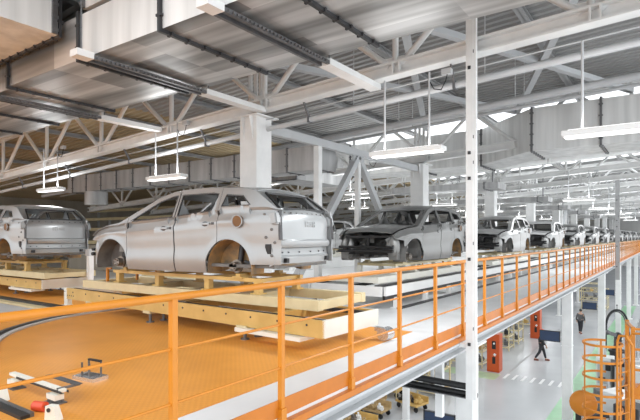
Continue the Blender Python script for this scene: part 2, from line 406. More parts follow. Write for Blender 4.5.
# lower stepped sections further left
zz = DZ0
for a, b, dz, y0 in [(-9.97, -11.0, .0, 4.30), (-11.0, -12.3, -.0, 4.30), (-12.3, -14.2, -.0, 4.30), (-14.2, -17.2, 0, 4.3), (-17.2, -20.2, 0, 4.3)]:
    MB().span((b + .004, y0, DZ0 + dz), (a - .004, DY1, DZ1)).build('section', M['duct'], dt)
    flange_ring(MB(), 'x', b, (y0, DZ0 + dz), (DY1, DZ1)).build('flange', M['dark_steel'], dt)
# upper branch box at top left with its tall white side
bd = empty('air_duct', (0, 0, 0), 0, 'raised pale duct box with bolted corners at the top left corner', 'duct')
MB().span((-12.4, .9, 4.80), (-7.98, 4.14, 5.62)).build('section', M['duct_v'], bd)
flange_ring(MB(), 'y', 4.12, (-12.4, 4.80), (-7.98, 5.62), .05, .04).build('flange', M['dark_steel'], bd)
fl = MB()
for z in [4.86 + .2 * i for i in range(4)]: fl.box((-7.95, 4.05, z), (.05, .07, .05))
fl.span((-7.98, 4.0, 4.80), (-7.94, 4.08, 5.62)).build('corner_angle', M['mid_steel'], bd)
# upper side panels above the big duct (its riser box)
ub = empty('air_duct', (0, 0, 0), 0, 'tall pale upright duct casing rising from the big overhead duct', 'duct')
MB().span((-7.5, DY0 + .02, DZ1 + .09), (2.3, DY1 - .02, 5.9)).build('casing', M['duct_v'], ub)
cs = MB()
for x in (-7.46, -5.5, -3.4): cs.span((x - .03, DY0 - .015, DZ1 + .09), (x + .03, DY0 + .02, 5.9))
for x in (-7.46, -5.5, -3.4):
    for z in (5.2, 5.36, 5.54, 5.76): cs.box((x, DY0 - .03, z), (.09, .03, .05))
cs.build('seam_angle', M['mid_steel'], ub)
# support channels under the duct reaching to the truss
for i, (x, lab) in enumerate([(-7.15, 'white support channel under the big duct left of the column'), (-4.4, 'white support channel under the big duct right of the column'), (-10.6, 'white support channel under the far left of the big duct')]):
    t = empty('duct_support', (x, 0, DZ0 - .06), 0, lab, 'support channel', 'channels carrying the big duct')
    MB().span((-.11, DY1 + .07, -.055), (.11, 8.0, .045)).build('end_beam', M['steel_white'], t)
    MB().span((-.10, DY0 - .32, -.055), (.10, DY0 - .06, .045)).build('end_beam', M['steel_white'], t)
    ch = MB().span((-.10, DY0 - .06, -.05), (-.05, DY1 + .07, .0)).span((.05, DY0 - .06, -.05), (.10, DY1 + .07, .0)).span((-.1, DY0 - .06, 0), (.1, DY1 + .07, .008))
    yy = DY0
    while yy < DY1: ch.box((0.115, yy, -.03), (.03, .03, .03)); yy += .075
    ch.build('perforated_channel', M['mid_steel'], t)
    for yy in ((DY0 - .2, DY1 + .2) if x > -7.8 and i != 2 else (DY1 + .2,)): MB().tube((0, yy, .0), (0, yy, zr(x) - DZ0), .012, 6).build('hanger_rod', M['mid_steel'], t)

# second duct on the right
d2 = empty('air_duct', (0, 0, 0), 0, 'large pale air duct crossing behind the slim pole at right', 'duct')
MB().span((-3.5, 16.2, 4.22), (4, 18.0, 5.52)).build('section', M['duct_v'], d2)
MB().span((-11.4, 18.5, 4.25), (-5.75, 20.2, 5.55)).build('section', M['duct_v'], d2)
pr = [[(-5.75, 18.5, 4.25), (-5.75, 18.5, 5.55), (-5.75, 20.2, 5.55), (-5.75, 20.2, 4.25), (-5.75, 18.5, 4.25)], [(-3.5, 16.2, 4.22), (-3.5, 16.2, 5.52), (-3.5, 18, 5.52), (-3.5, 18, 4.22), (-3.5, 16.2, 4.22)]]
MB().grid(pr).build('transition', M['duct_v'], d2)
pr = [[(-11.4, 18.5, 4.25), (-11.4, 18.5, 5.55), (-11.4, 20.2, 5.55), (-11.4, 20.2, 4.25), (-11.4, 18.5, 4.25)], [(-13.6, 18.5, 5.0), (-13.6, 18.5, 5.5), (-13.6, 20.2, 5.5), (-13.6, 20.2, 5.0), (-13.6, 18.5, 5.0)]]
MB().grid(pr).build('tapered_end', M['duct_v'], d2)
for x, y0, y1 in ((-3.5, 16.2, 18), (-1.65, 16.2, 18), (-5.75, 18.5, 20.2), (-8.2, 18.5, 20.2), (-11.4, 18.5, 20.2)):
    flange_ring(MB(), 'x', x, (y0, 4.23), (y1, 5.52), .06, .05).build('flange', M['mid_steel'], d2)
# left background duct
d3 = empty('air_duct', (0, 0, 0), 0, 'grey ribbed duct above the bonnet of the silver car body', 'duct')
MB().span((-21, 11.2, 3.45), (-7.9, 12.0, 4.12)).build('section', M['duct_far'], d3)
for i in range(13): flange_ring(MB(), 'x', -20.6 + i * 1.05, (11.2, 3.45), (12.0, 4.12), .05, .025).build('rib', M['mid_steel'], d3)
MB().tube((-19.5, 11.6, 2.9), (-19.5, 11.6, 3.45), .45, 20).build('outlet', M['duct_far'], d3, True)
d4 = empty('air_duct', (0, 0, 0), 0, 'dark grey duct box hanging behind the white column brace', 'duct')
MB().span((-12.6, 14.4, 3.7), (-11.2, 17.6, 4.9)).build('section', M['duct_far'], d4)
flange_ring(MB(), 'y', 14.4, (-12.6, 3.7), (-11.2, 4.9), .05, .04).build('flange', M['mid_steel'], d4)
for q in (15, 17): MB().tube((-11.9, q, 4.9), (-11.9, q, zr(-11.9)), .02, 6).build('hanger_rod', M['mid_steel'], d4)
far = [(22.6, 3.75, -11.5, -6.3), (32, 3.7, -12, -6.0), (40, 3.6, -13, -6.2), (49, 3.6, -14, -6.2), (58, 3.5, -14, -6.0)]
for i, (y0, z0, xa, xb_) in enumerate(far):
    t = empty('branch_duct', (0, 0, 0), 0, 'flat grey branch duct hung above the car line, %s from the front' % ORD[i], 'duct', 'flat branch ducts above the line')
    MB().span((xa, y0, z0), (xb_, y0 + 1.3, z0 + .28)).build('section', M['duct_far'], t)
    flange_ring(MB(), 'x', xb_ - .6, (y0, z0), (y0 + 1.3, z0 + .28), .05, .03).build('flange', M['mid_steel'], t)
    for q in (xb_ - .4, xa + .4): MB().tube((q, y0 + .6, z0 + .28), (q, y0 + .6, zr(q) - .05), .03, 6).build('hanger_rod', M['mid_steel'], t)

# ------------------------------------------------------------------ pendant lamps
def lamp_light(loc, power, sx=1.4, sy=.25, up=0):
    if up:
        u = lamp_light((loc[0], loc[1], loc[2] + .16), up, sx, sy); u.rotation_euler = (math.pi, 0, 0)  # upward light added to the fixture to brighten roof and trusses
    l = bpy.data.lights.new('lamp_light', 'AREA'); l.shape = 'RECTANGLE'; l.size = sx; l.size_y = sy; l.energy = power; l.color = (.96, .985, 1)
    o = bpy.data.objects.new('lamp_light', l); COL.objects.link(o); o.location = loc; return o
def make_lamp(lab):
    t = empty('pendant_lamp', (0, 0, 0), 0, lab, 'lamp', 'long white pendant lamps')
    MB().box((0, 0, .05), (1.36, .24, .08)).bevel(.01, 1).build('housing', M['white'], t)
    MB().box((0, 0, -.006), (1.28, .18, .012)).build('diffuser', M['lamp'], t)
    for sx in (-.42, .42): MB().tube((sx, 0, .09), (sx, 0, 1.35), .018, 8).build('hanger_rod', M['beam_grey'], t)
    MB().box((0, 0, .096), (1.2, .14, .012)).build('added_uplight', M['lamp'], t)  # glowing top panel, added to go with the upward light
    cb = MB().path([(.42, .0, 1.20), (.50, 0, 1.05), (.62, .02, 1.02), (.70, .02, 1.16), (.74, .02, 1.32)], .009, 6)
    cb.build('power_cable', M['black'], t); MB().box((.72, .02, 1.30), (.16, .1, .09)).build('junction_box', M['beam_grey'], t)
    return t
P_LAMP = 75
lp = make_lamp('white pendant lamp at right under the second duct')
lx = [(-.62, 'at upper right with a black cable'), (-3.76, 'beside the slim white pole'), (-10.25, 'above the roof of the silver car body'), (-15.9, 'above the silver body at far left')]
for i, (x, w) in enumerate(lx):
    o = lp if i == 0 else dup(lp, (0, 0, 0))
    o.location = (x, 7.94, 3.02); o['label'] = 'white pendant lamp ' + w
    lamp_light((x, 7.94, 2.99), P_LAMP, up=9 if x > -6 else 26)
n = 0
for r in range(1, 7):
    for x in (-3.5, -9.9, -15.2):
        if r == 1 and x > -5: continue
        z = 3.25
        dup(lp, (x, 7.94 + 8.8 * r, z), 0, 'white pendant lamp hung from the %s roof truss, %s' % (ORD[r], {-3.5: 'right of the car line', -9.9: 'left of the car line', -15.2: 'far left'}[x]))
        lamp_light((x, 7.94 + 8.8 * r, z - .03), P_LAMP * 1.4, up=25 if x > -6 else 50)
# lamps added out of sight under the deck to brighten the lower hall
for i, yy in enumerate([14, 22, 30, 38, 48, 60]):
    for x in (-6, -11):
        t = empty('added_strip_lamp', (x, yy, -.30), 0, 'added unseen strip lamp under the deck, %s from the front, %s' % (ORD[i], 'near the aisle' if x == -6 else 'over the racks'), 'lamp', 'added strip lamps under the deck')
        MB().box((0, 0, .06), (.2, 1.4, .12)).build('housing', M['white'], t)
        MB().box((0, 0, -.006), (.15, 1.3, .012)).build('diffuser', M['lamp'], t)
        lamp_light((x, yy, -.33), 90, .2, 1.3)

# ------------------------------------------------------------------ car body shell (x forward, y left, z up, sill at z = 0)
def lerp(t, pts):
    if t <= pts[0][0]: return pts[0][1]
    for (a, b), (c, d_) in zip(pts, pts[1:]):
        if t <= c: return b + (d_ - b) * (t - a) / (c - a)
    return pts[-1][1]
belt_p = [(-2.2, 1.00), (-1.8, 1.00), (-1.1, .975), (-.15, .885), (1.0, .80), (1.6, .775), (1.95, .70), (2.15, .60)]
roof_p = [(-2.2, 1.01), (-2.12, 1.03), (-1.92, 1.18), (-1.72, 1.315), (-1.5, 1.36), (-.8, 1.405), (-.2, 1.39), (.1, 1.35), (.35, 1.27), (1.22, .845), (1.6, .79), (1.95, .712), (2.15, .61)]
FA, RA, AZ, AR = 1.43, -1.29, .11, .44
def zbot(x):
    z = .0
    if x > FA: z = .36
    if x < RA: z = .16
    for cx in (FA, RA):
        if abs(x - cx) < AR: z = max(z, AZ + math.sqrt(max(0, AR ** 2 - (x - cx) ** 2)))
    if x > FA + AR - .02: z = max(z, .50 + (x - FA - AR) * .12)
    return z
def halfw(x, z):
    w = .925
    if x > 1.1: w -= .15 * ((x - 1.1) / 1.05) ** 2
    if x < -1.4: w -= .11 * ((-1.4 - x) / .8) ** 2
    b = lerp(x, belt_p)
    if z > b: w -= (z - b) * .40
    else:
        u = z / b
        w -= .045 * max(0, (.28 - u) / .28) ** 2 + .055 * max(0, (u - .85) / .15)
        w += .014 * math.exp(-((u - .84) / .05) ** 2)
        w -= .016 * math.exp(-((u - .44) / .12) ** 2)
    for cx in (FA, RA):
        r = math.hypot(x - cx, z - AZ)
        w += .022 * math.exp(-((r - AR) / .06) ** 2)
    return w
WIN = [[(.93, .865), (.30, 1.20), (.0, 1.285), (-.10, 1.295), (-.085, .925)],
       [(-.21, .94), (-.205, 1.30), (-.9, 1.305), (-1.02, 1.285), (-.92, 1.01)],
       [(-1.13, 1.07), (-1.18, 1.265), (-1.52, 1.235), (-1.69, 1.08)]]
def interval(poly, x):
    zs = []
    for (a, b), (c, d_) in zip(poly, poly[1:] + poly[:1]):
        if (a - x) * (c - x) <= 0 and abs(a - c) > 1e-9: zs.append(b + (d_ - b) * (x - a) / (c - a))
    return (min(zs), max(zs)) if len(zs) >= 2 else None
def side_panel(x0, x1, sgn):
    """columns from x0 to x1 (x0 > x1), one side of the body"""
    xs = {x0, x1}
    n = max(2, int(abs(x0 - x1) / .06))
    for i in range(n + 1): xs.add(x0 + (x1 - x0) * i / n)
    for cx in (FA, RA):
        for k in range(0, 25):
            x = cx + AR * math.cos(math.pi * k / 24)
            xs.add(x)
        xs |= {cx + AR + .003, cx - AR - .003}
    for p in WIN:
        for a, b in p: xs |= {a, a + .002, a - .002}
    xs = sorted([x for x in xs if x1 - 1e-9 <= x <= x0 + 1e-9], reverse=True)
    NL = 12
    rows = []; hole = []
    for x in xs:
        b, rf, lo = lerp(x, belt_p), lerp(x, roof_p), zbot(x)
        lo = min(lo, b - .02)
        zs = [lo + (b - lo) * i / NL for i in range(NL + 1)]
        iv = None
        for p in WIN:
            q = interval(p, x)
            if q and q[1] - q[0] > .004: iv = q
        rf = max(rf, b + .005)
        if iv: a, c = max(iv[0], b + .003), min(iv[1], rf - .012)
        else: a = c = None
        if iv and c > a:
            hole.append(True)
        else:
            hole.append(False); g = min(.045, (rf - b) * .35); a, c = b + g, rf - g
        zs += [a, c, rf]
        rows.append([(x, sgn * halfw(x, z), z) for z in zs])
    return MB().grid(rows, skip=lambda i, j: j == NL + 1 and (hole[i] or hole[i + 1]) and (hole[i] and hole[i + 1] or True) and (hole[i] and hole[i + 1]))
def make_car(bm_, lab, group=None, front=True):
    t = empty('car', (0, 0, 0), 0, lab, 'car', group)
    body, inn = bm_, M['car_in']
    def rim(poly, sgn, nm, par):
        mb = MB(); pts = []
        q = poly + poly[:1]
        for (a, b), (c, d_) in zip(q, q[1:]):
            for k in range(5): pts.append((a + (c - a) * k / 5, b + (d_ - b) * k / 5))
        P = [Vector((x, sgn * (halfw(x, z) - .012), z)) for x, z in pts]
        for a, b in zip(P, P[1:] + P[:1]): mb.bar(a, b, .022, .022)
        mb.build(nm, M['black'], par)
    for s in (1, -1):
        fd = side_panel(2.15, 1.005, s).thick(.018).build('fender', body, t, True)
        d1 = side_panel(.995, -.136, s).thick(.02).build('front_door', body, t, True)
        d2_ = side_panel(-.164, -1.075, s).thick(.02).build('rear_door', body, t, True)
        q = side_panel(-1.085, -2.20, s).thick(.02).build('quarter_panel', body, t, True)
        for x, z, par in ((.06, .735, d1), (-.86, .80, d2_)):
            y_ = s * (halfw(x, z))
            MB().box((x, y_ + s * .012, z), (.19, .03, .032)).bevel(.008, 2).build('door_handle', body, par, True)
            MB().ball((x + .02, y_ - s * .004, z - .004), .065, (1, .2, .62)).box((x - .14, y_ + s * .002, z + .002), (.045, .012, .04)).build('handle_recess', M['car_in'] if False else M['rubber'], par, True)
        for (xa, xb2) in ((1.0, 1.0), (-.15, -.15), (-1.08, -1.08)):
            sm = MB(); zt = lerp(xa, roof_p) - .06; z_ = zbot(xa) + .01
            pts = [Vector((xa, s * (halfw(xa, z_ + (zt - z_) * k / 8) - .018), z_ + (zt - z_) * k / 8)) for k in range(9)]
            for a, b in zip(pts, pts[1:]): sm.bar(a, b, .05 if xa == -.15 else .03, .02)
            sm.build('door_seal', M['black'], t)
        rim(WIN[0], s, 'window_seal', d1); rim(WIN[1], s, 'window_seal', d2_); rim(WIN[2], s, 'window_seal', q)
        # fuel filler on the left
        if s == 1:
            x, z = -1.50, .83; y_ = halfw(x, z)
            MB().tube((x, y_ - .03, z), (x, y_ + .022, z), .092, 24).build('filler_recess', M['filler'], q, True)
            rg = MB()
            for k in range(24):
                a0, a1 = 2 * math.pi * k / 24, 2 * math.pi * (k + 1) / 24
                rg.tube((x + .095 * math.cos(a0), y_ + .02, z + .095 * math.sin(a0)), (x + .095 * math.cos(a1), y_ + .02, z + .095 * math.sin(a1)), .011, 6)
            rg.build('filler_rim', body, q, True)
        # rear lamp pocket, vent opening and bolts on the rear quarter
        x = -2.05; y_ = s * halfw(x, .86)
        MB().box((-2.09, s * (halfw(-2.09, .86) - .03), .86), (.20, .10, .19), Euler((0, R(12), s * R(-18)))).bevel(.02, 2).build('lamp_pocket', body, q, True)
        MB().box((-2.185, s * (halfw(-2.185, .80) - .02), .76), (.035, .05, .44), Euler((0, R(4), s * R(-25)))).build('lamp_pocket_shade', M['rubber'], q)  # dark strip painting the shade in the gap beside the lamp pocket
        for bz, bx in ((.93, -1.93), (.70, -2.06), (.58, -1.97), (.50, -2.10), (.30, -2.06)): MB().ball((bx, s * (halfw(bx, bz) - .004), bz), .03, (1, .5, .8)).build('pressing', M['car_in'], q, True)
        MB().box((-2.0, s * (halfw(-2.0, .40) - .006), .40), (.10, .03, .15)).build('vent_opening', M['black'], q)
        # roof rail flange along the A pillar and roof edge
        fl = MB(); pts = []
        for x in [1.22 - .05 * k for k in range(0, 64)]:
            if x < -1.72: break
            z = lerp(x, roof_p); pts.append((x, z))
        rows = []
        for x, z in pts:
            w = halfw(x, z); rows.append([(x, s * w, z), (x, s * (w - .035), z + .012), (x, s * (w - .085), z + .006)])
        fl.grid(rows).thick(.02).build('roof_side_rail', body, t, True)
        # wheel arch liners and hubs
        for cx in (FA, RA):
            rows = []
            for k in range(0, 19):
                a = math.pi * (-.08 + 1.16 * k / 18)
                rows.append([(cx + (AR + .0) * math.cos(a), s * yy, AZ + (AR + .0) * math.sin(a)) for yy in (.885, .8, .66, .56)])
            ln = MB().grid(rows)
            ctr = [(cx + AR * math.cos(math.pi * (-.08 + 1.16 * k / 18)), s * .56, AZ + AR * math.sin(math.pi * (-.08 + 1.16 * k / 18))) for k in range(19)]
            ln.grid([ctr, [(cx, s * .56, AZ + .0)] * 19])
            a_ = ln.thick(.01).build('wheel_arch_liner', M['arch'] if cx == RA else M['car_in'], t, True)
            hb = MB().tube((cx, s * .66, AZ), (cx, s * .70, AZ), .108, 24).tube((cx, s * .70, AZ), (cx, s * .80, AZ), .075, 16)
            for k in range(5): hb.tube((cx + .055 * math.cos(k * 1.2566), s * .80, AZ + .055 * math.sin(k * 1.2566)), (cx + .055 * math.cos(k * 1.2566), s * .835, AZ + .055 * math.sin(k * 1.2566)), .009, 6)
            hb.build('brake_hub', M['hub'], t, True)
            st = MB().tube((cx - .02, s * .64, AZ + .02), (cx - .05, s * .60, AZ + .42), .045, 12).bar((cx, s * .64, AZ + .0), (cx + .05, s * .2, AZ + .0), .07, .05).bar((cx - .1, s * .62, AZ + .08), (cx - .32, s * .58, AZ + .02), .05, .04)
            st.build('suspension_strut', M['dark_steel'], t, True)
        MB().span((-.85, s * .80 - .04, .0), (1.0, s * .80 + .04, .06)).build('sill', body, t)
    # roof
    rows = []
    for k in range(26):
        x = .34 - k * (2.04 / 25); z = lerp(x, roof_p); w = halfw(x, z) - .08
        rows.append([(x, w * v, z + .006 + .055 * (1 - v * v) * min(1, .3 + 1.2 * (.34 - x))) for v in [-1 + .125 * j for j in range(17)]])
    MB().grid(rows).thick(.02).build('roof_panel', body, t, True)
    # tailgate: rows from roof edge down
    prof = [(-1.70, 1.355), (-1.77, 1.315), (-1.80, 1.285), (-2.11, 1.03), (-2.135, 1.00), (-2.18, .955), (-2.215, .90), (-2.225, .80), (-2.22, .62), (-2.225, .55), (-2.27, .52), (-2.275, .47), (-2.25, .42)]
    rows = []
    for i, (x, z) in enumerate(prof):
        w = halfw(max(x, -2.2), z) - (.045 if z > 1.0 else .06)
        vs = [-1, -.9, -.80, -.6, -.3, 0, .3, .6, .80, .9, 1]
        rows.append([(x + .10 * abs(v) ** 2.4, w * v, z + (.02 * (1 - v * v) if i < 3 else 0)) for v in vs])
    tg = MB().grid(rows, skip=lambda i, j: i == 2 and 2 <= j <= 7).thick(.022).build('tailgate', body, t, True)
    eb = MB()
    for dx, w_, h_ in ((-.14, .028, .09), (-.085, .028, .09), (-.112, .07, .022), (-.03, .06, .024), (-.03, .024, .09), (.03, .024, .09), (.085, .026, .09), (.115, .05, .022), (.145, .026, .09)):
        eb.box((-2.226, dx, .79), (.012, w_, h_))
    eb.bevel(.004, 1).build('embossed_marks', body, tg, True)
    kn = MB()
    for k in range(9): kn.ball((-2.165 + .07 * abs(-.62 + .155 * k) ** 2.4, -.62 + .155 * k, .965), .020, (.6, 1.2, .6))
    kn.build('edge_pressings', M['car_in'], tg, True)
    gl = [(-1.795, .62, 1.285), (-1.795, -.62, 1.285), (-2.10, -.70, 1.035), (-2.10, .70, 1.035)]
    ws = MB()
    for a, b in zip(gl, gl[1:] + gl[:1]): ws.bar(a, b, .03, .03)
    ws.build('window_seal', M['black'], tg)
    # rear lower panel
    rows = []
    for x, z in [(-2.14, .44), (-2.17, .41), (-2.18, .30), (-2.21, .27), (-2.20, .17), (-2.12, .13)]:
        rows.append([(x + .10 * abs(v) ** 2.4, .84 * v, z) for v in [-1, -.85, -.6, -.3, 0, .3, .6, .85, 1]])
    rp = MB().grid(rows).thick(.02).build('rear_panel', body, t, True)
    for v in (-.72, -.45, -.1, .3, .62, .78): MB().tube((-2.19 + .1 * abs(v) ** 2.4, v * .84, .345), (-2.17 + .1 * abs(v) ** 2.4, v * .84, .345), .013, 10).build('mounting_hole', M['rubber'], rp)
    for v in (-.62, .62): MB().box((-2.175, v, .22), (.06, .07, .07)).build('mounting_hole', M['black'], rp)
    # hood, cowl
    rows = []
    for k in range(13):
        x = 1.16 + k * .0758; w = halfw(x, lerp(x, belt_p)) - .10
        z = lerp(x, [(1.16, .86), (1.5, .83), (1.85, .765), (2.08, .67)])
        rows.append([(x + .06 * (1 - v * v) * (k / 12), w * v, z + .045 * (1 - v * v) - .012 * math.exp(-((abs(v) - .6) / .1) ** 2)) for v in [-1 + .125 * j for j in range(17)]])
    MB().grid(rows).thick(.02).build('hood', body, t, True)
    MB().span((1.06, -.78, .76), (1.2, .78, .85)).build('cowl_panel', inn, t)
    for s in (1, -1):
        MB().bar((1.20, s * .80, .84), (.36, s * .62, 1.275), .05, .035).build('windshield_pillar', body, t)
    # insides
    MB().span((-2.08, -.80, .10), (1.04, .80, .15)).span((1.0, -.80, .1), (1.05, .80, .76)).box((-.2, 0, .2), (2.2, .26, .14)).build('floor_pan', inn, t)
    MB().tube((.78, -.78, .74), (.78, .78, .74), .035, 10).box((.8, .34, .66), (.18, .12, .12)).build('dashboard_beam', M['dark_steel'], t)
    MB().bar((-1.55, -.62, 1.33), (-1.55, .62, 1.33), .06, .03).bar((-.2, -.60, 1.375), (-.2, .60, 1.375), .06, .03).bar((-1.6, -.7, .62), (-1.6, .7, .62), .2, .04).build('cross_member', inn, t)
    # engine bay
    MB().span((2.02, -.62, .16), (2.07, .62, .22)).span((2.02, -.62, .56), (2.07, .62, .61)).span((2.02, -.62, .2), (2.06, -.56, .6)).span((2.02, .56, .2), (2.06, .62, .6)).span((2.02, -.03, .2), (2.06, .03, .6)).build('radiator_support', M['black'], t)
    MB().tube((2.20, -.74, .25), (2.20, .74, .25), .035, 10).tube((2.19, -.74, .34), (2.19, .74, .34), .03, 10).span((2.15, -.62, .22), (2.2, -.5, .37)).span((2.15, .5, .22), (2.2, .62, .37)).build('bumper_beam', M['black'], t, True)
    for s in (1, -1):
        MB().bar((1.05, s * .52, .25), (2.15, s * .52, .28), .09, .12).bar((1.05, s * .70, .66), (2.02, s * .66, .58), .06, .08).build('frame_rail', inn, t)
        MB().tube((1.42, s * .62, .30), (1.40, s * .60, .66), .10, 14).ball((1.40, s * .6, .66), .10, (1, 1, .35)).build('strut_tower', inn, t, True)
        MB().ball((1.99, s * .62, .34), .3, (.40, .60, 1.0)).box((1.98, s * .66, .16), (.16, .2, .22)).build('wheelhouse_panel', body, t, True)
        MB().bar((1.9, s * .78, .66), (2.12, s * .5, .50), .05, .06).bar((2.1, s * .52, .52), (2.06, s * .62, .24), .04, .05).build('lamp_frame', M['bay'], t, True)
    rr = random.Random(3); en = MB()
    for k in range(16):
        en.box((1.2 + rr.random() * .7, -.45 + rr.random() * .9, .25 + rr.random() * .3), (.1 + rr.random() * .2, .1 + rr.random() * .25, .08 + rr.random() * .18), Euler((rr.random(), rr.random(), rr.random())))
    for k in range(8):
        a = Vector((1.3 + rr.random() * .6, -.5 + rr.random(), .3 + rr.random() * .35)); b = a + Vector((rr.random() * .3, rr.random() * .5 - .25, rr.random() * .3 - .15))
        en.tube(a, b, .022, 8)
    en.build('engine_bay_fittings', M['bay'], t, True)
    return t

ZS = .99     # height of the sills above the deck
HX, HY = -7.2, 6.72
def put(o, x, y, heading):      # heading = direction the nose points, measured from +X
    o.location = (x, y, ZS); o.rotation_euler = (0, 0, heading); o.scale = (1.07, 1.03, 1.03); return o
car = put(make_car(M['car'], 'large silver bare car body in the middle, its tailgate nearest the white column'), -7.38, 6.62, R(180 + 5))
carL = dup(car, (0, 0, 0), 0, 'silver bare car body cut by the left edge, seen from behind')
put(carL, -15.75, 6.9, R(180))
carB = make_car(M['car_grey'], 'dark grey car body with open engine bay facing the camera', 'car bodies queued on the line')
LX = -6.12
put(carB, LX, 12.95, R(-90))
carC = dup(carB, (0, 0, 0), 0)
def recolour(root, old, new):
    seen = {}
    def walk(o):
        if o.type == 'MESH' and o.data.materials and o.data.materials[0] == old:
            if o.data not in seen:
                c = o.data.copy(); c.materials[0] = new; seen[o.data] = c
            o.data = seen[o.data]
        for ch in o.children: walk(ch)
    walk(root)
recolour(carC, M['car_grey'], M['car_mid'])
linelab = {1: 'pale car body just right of the slim white pole', 2: 'pale car body on the line, second right of the slim white pole'}
for i in range(1, 14):
    o = carC if i == 1 else dup(carC, (0, 0, 0), 0)
    put(o, LX, 12.95 + 8.8 * i, R(-90))
    o['label'] = linelab.get(i, 'pale car body on the line, %s right of the slim white pole' % ORD[i - 1])
    o['group'] = 'car bodies queued on the line'
for i, (x, y, lab) in enumerate([(-15.2, 21.5, 'pale car body far behind, between the silver and the grey body'), (-15.2, 29.5, 'pale car body on the rear line behind the grey body'), (-15.2, 38, 'pale car body furthest on the rear line')]):
    o = dup(carC, (0, 0, 0), 0, lab, 'car bodies on the rear line'); put(o, x, y, R(-90))

# ------------------------------------------------------------------ skids and transfer tables (x along the car)
def make_skid(ma, mb_, lab, group, L=5.9, post=M['yellow'], orange=True):
    t = empty('car_skid', (0, 0, 0), 0, lab, 'skid', group); W = .62
    for s in (1, -1):
        MB().box((0, s * W, .075), (L, .13, .15)).build('side_rail', ma, t)
        tr = MB().box((-.15, s * (W - .12), .37), (L * .66, .09, .06)); tr.build('upper_rail', mb_, t)
        for x in (-2.0, -.75, .6, 1.75):
            p = MB().box((x, s * (W - .12), .245), (.11, .11, .19)).box((x, s * (W - .12), .16), (.2, .18, .02)).build('post', post, t)
        for x in (-1.75, 1.35):
            MB().box((x, s * (W - .12), .405), (.22, .16, .03)).box((x, s * (W - .12), .435), (.10, .12, .055)).build('body_pad', mb_, t)
    for x in (-L / 2 + .07, -1.4, .1, 1.5, L / 2 - .07):
        MB().box((x, 0, .07), (.13, 2 * W - .12, .12)).build('cross_beam', ma, t)
    for x in (-2.0, -.75, .6, 1.75):
        MB().box((x, 0, .365), (.10, 2 * W - .34, .06)).build('upper_cross_beam', mb_, t)
    if orange:
        for x, y in ((-2.35, -.55), (-2.35, .15), (-2.15, .5)):
            MB().box((x, y, .28), (.045, .045, .30)).box((x + .06, y, .42), (.16, .03, .03)).build('locating_pin', M['orange'], t)
    return t
def make_table(lab, L=7.2, m=M['yellow'], endm=M['cream_white']):
    t = empty('transfer_table', (0, 0, 0), 0, lab, 'transfer table'); W = .66
    for s in (1, -1):
        pl_ = MB().box((0, s * W, .33), (L, .05, .24)).build('side_plate', m, t)
        bo = MB()
        for k in range(int(L / .55)): bo.tube((-L / 2 + .3 + k * .55, s * (W + .02), .37), (-L / 2 + .3 + k * .55, s * (W + .032), .37), .016, 8)
        for k in range(4): bo.tube((-L / 2 + .06 + k * .09, s * (W + .02), .29), (-L / 2 + .06 + k * .09, s * (W + .032), .29), .012, 8)
        bo.build('bolts', M['dark_steel'], pl_)
        MB().box((0, s * (W - .14), .41), (L - .1, .05, .06)).build('roller_track', M['dark_steel'], t)
        for x in (-L * .36, -.5, L * .28):
            f = MB().box((x, s * .48, .20), (.22, .46, .05)).build('foot_beam', M['cream'], t)
            
            for yb in (.33, .62): MB().tube((x, s * yb, 0), (x, s * yb, .2), .028, 10).tube((x, s * yb, 0), (x, s * yb, .02), .07, 12).build('levelling_bolt', M['mid_steel'], f, True)
    for x in (-L / 2, L / 2):
        MB().box((x, 0, .34), (.05, 2 * W + .05, .24)).build('end_plate', endm, t)
    for x in (-2.2, 0, 2.2): MB().box((x, 0, .30), (.14, 2 * W, .14)).build('cross_beam', m, t)
    MB().box((L / 2 - 1.0, -W + .05, .17), (1.3, .34, .06)).build('drive_tray', M['cream_white'], t)
    MB().tube((L / 2 + .18, .55, .10), (L / 2 + .18, .75, .10), .10, 18).box((L / 2 + .1, .65, .16), (.2, .08, .06)).build('guide_wheel', M['chrome'], t, True)
    return t
rot = R(2.5)
T1 = make_table('long yellow transfer table with a white end plate under the silver body'); T1.location = (-7.4, 6.38, .006); T1.rotation_euler = (0, 0, -rot)
S1 = make_skid(M['cream'], M['yellow'], 'cream and yellow skid frame carrying the large silver body', None, 6.1); S1.location = (-7.2, 6.50, .006 + .518); S1.rotation_euler = (0, 0, -rot + R(3))
T2 = dup(T1, (-17.0, 7.15, .006), 0, 'yellow transfer table under the silver body at the left edge')
S2 = dup(S1, (-16.0, 7.0, .524), 0, 'cream and yellow skid frame carrying the body at the left edge')
SK = make_skid(M['cream_white'], M['cream'], 'ivory skid frame carrying the dark grey body', 'skids on the car line', 5.9, M['cream_white'], True)
SK.location = (LX, 12.95, .525); SK.rotation_euler = (0, 0, R(-90))
for i in range(1, 14):
    dup(SK, (LX, 12.95 + 8.8 * i, .525), R(-90), 'ivory skid frame under the %s pale car body right of the slim pole' % ORD[i - 1])
for x, y in [(-15.2, 21.5), (-15.2, 29.5), (-15.2, 38)]:
    dup(SK, (x, y, .525), R(-90), 'ivory skid frame on the rear line, %s' % {21.5: 'nearest', 29.5: 'middle', 38: 'furthest'}[y], 'skids on the rear line')

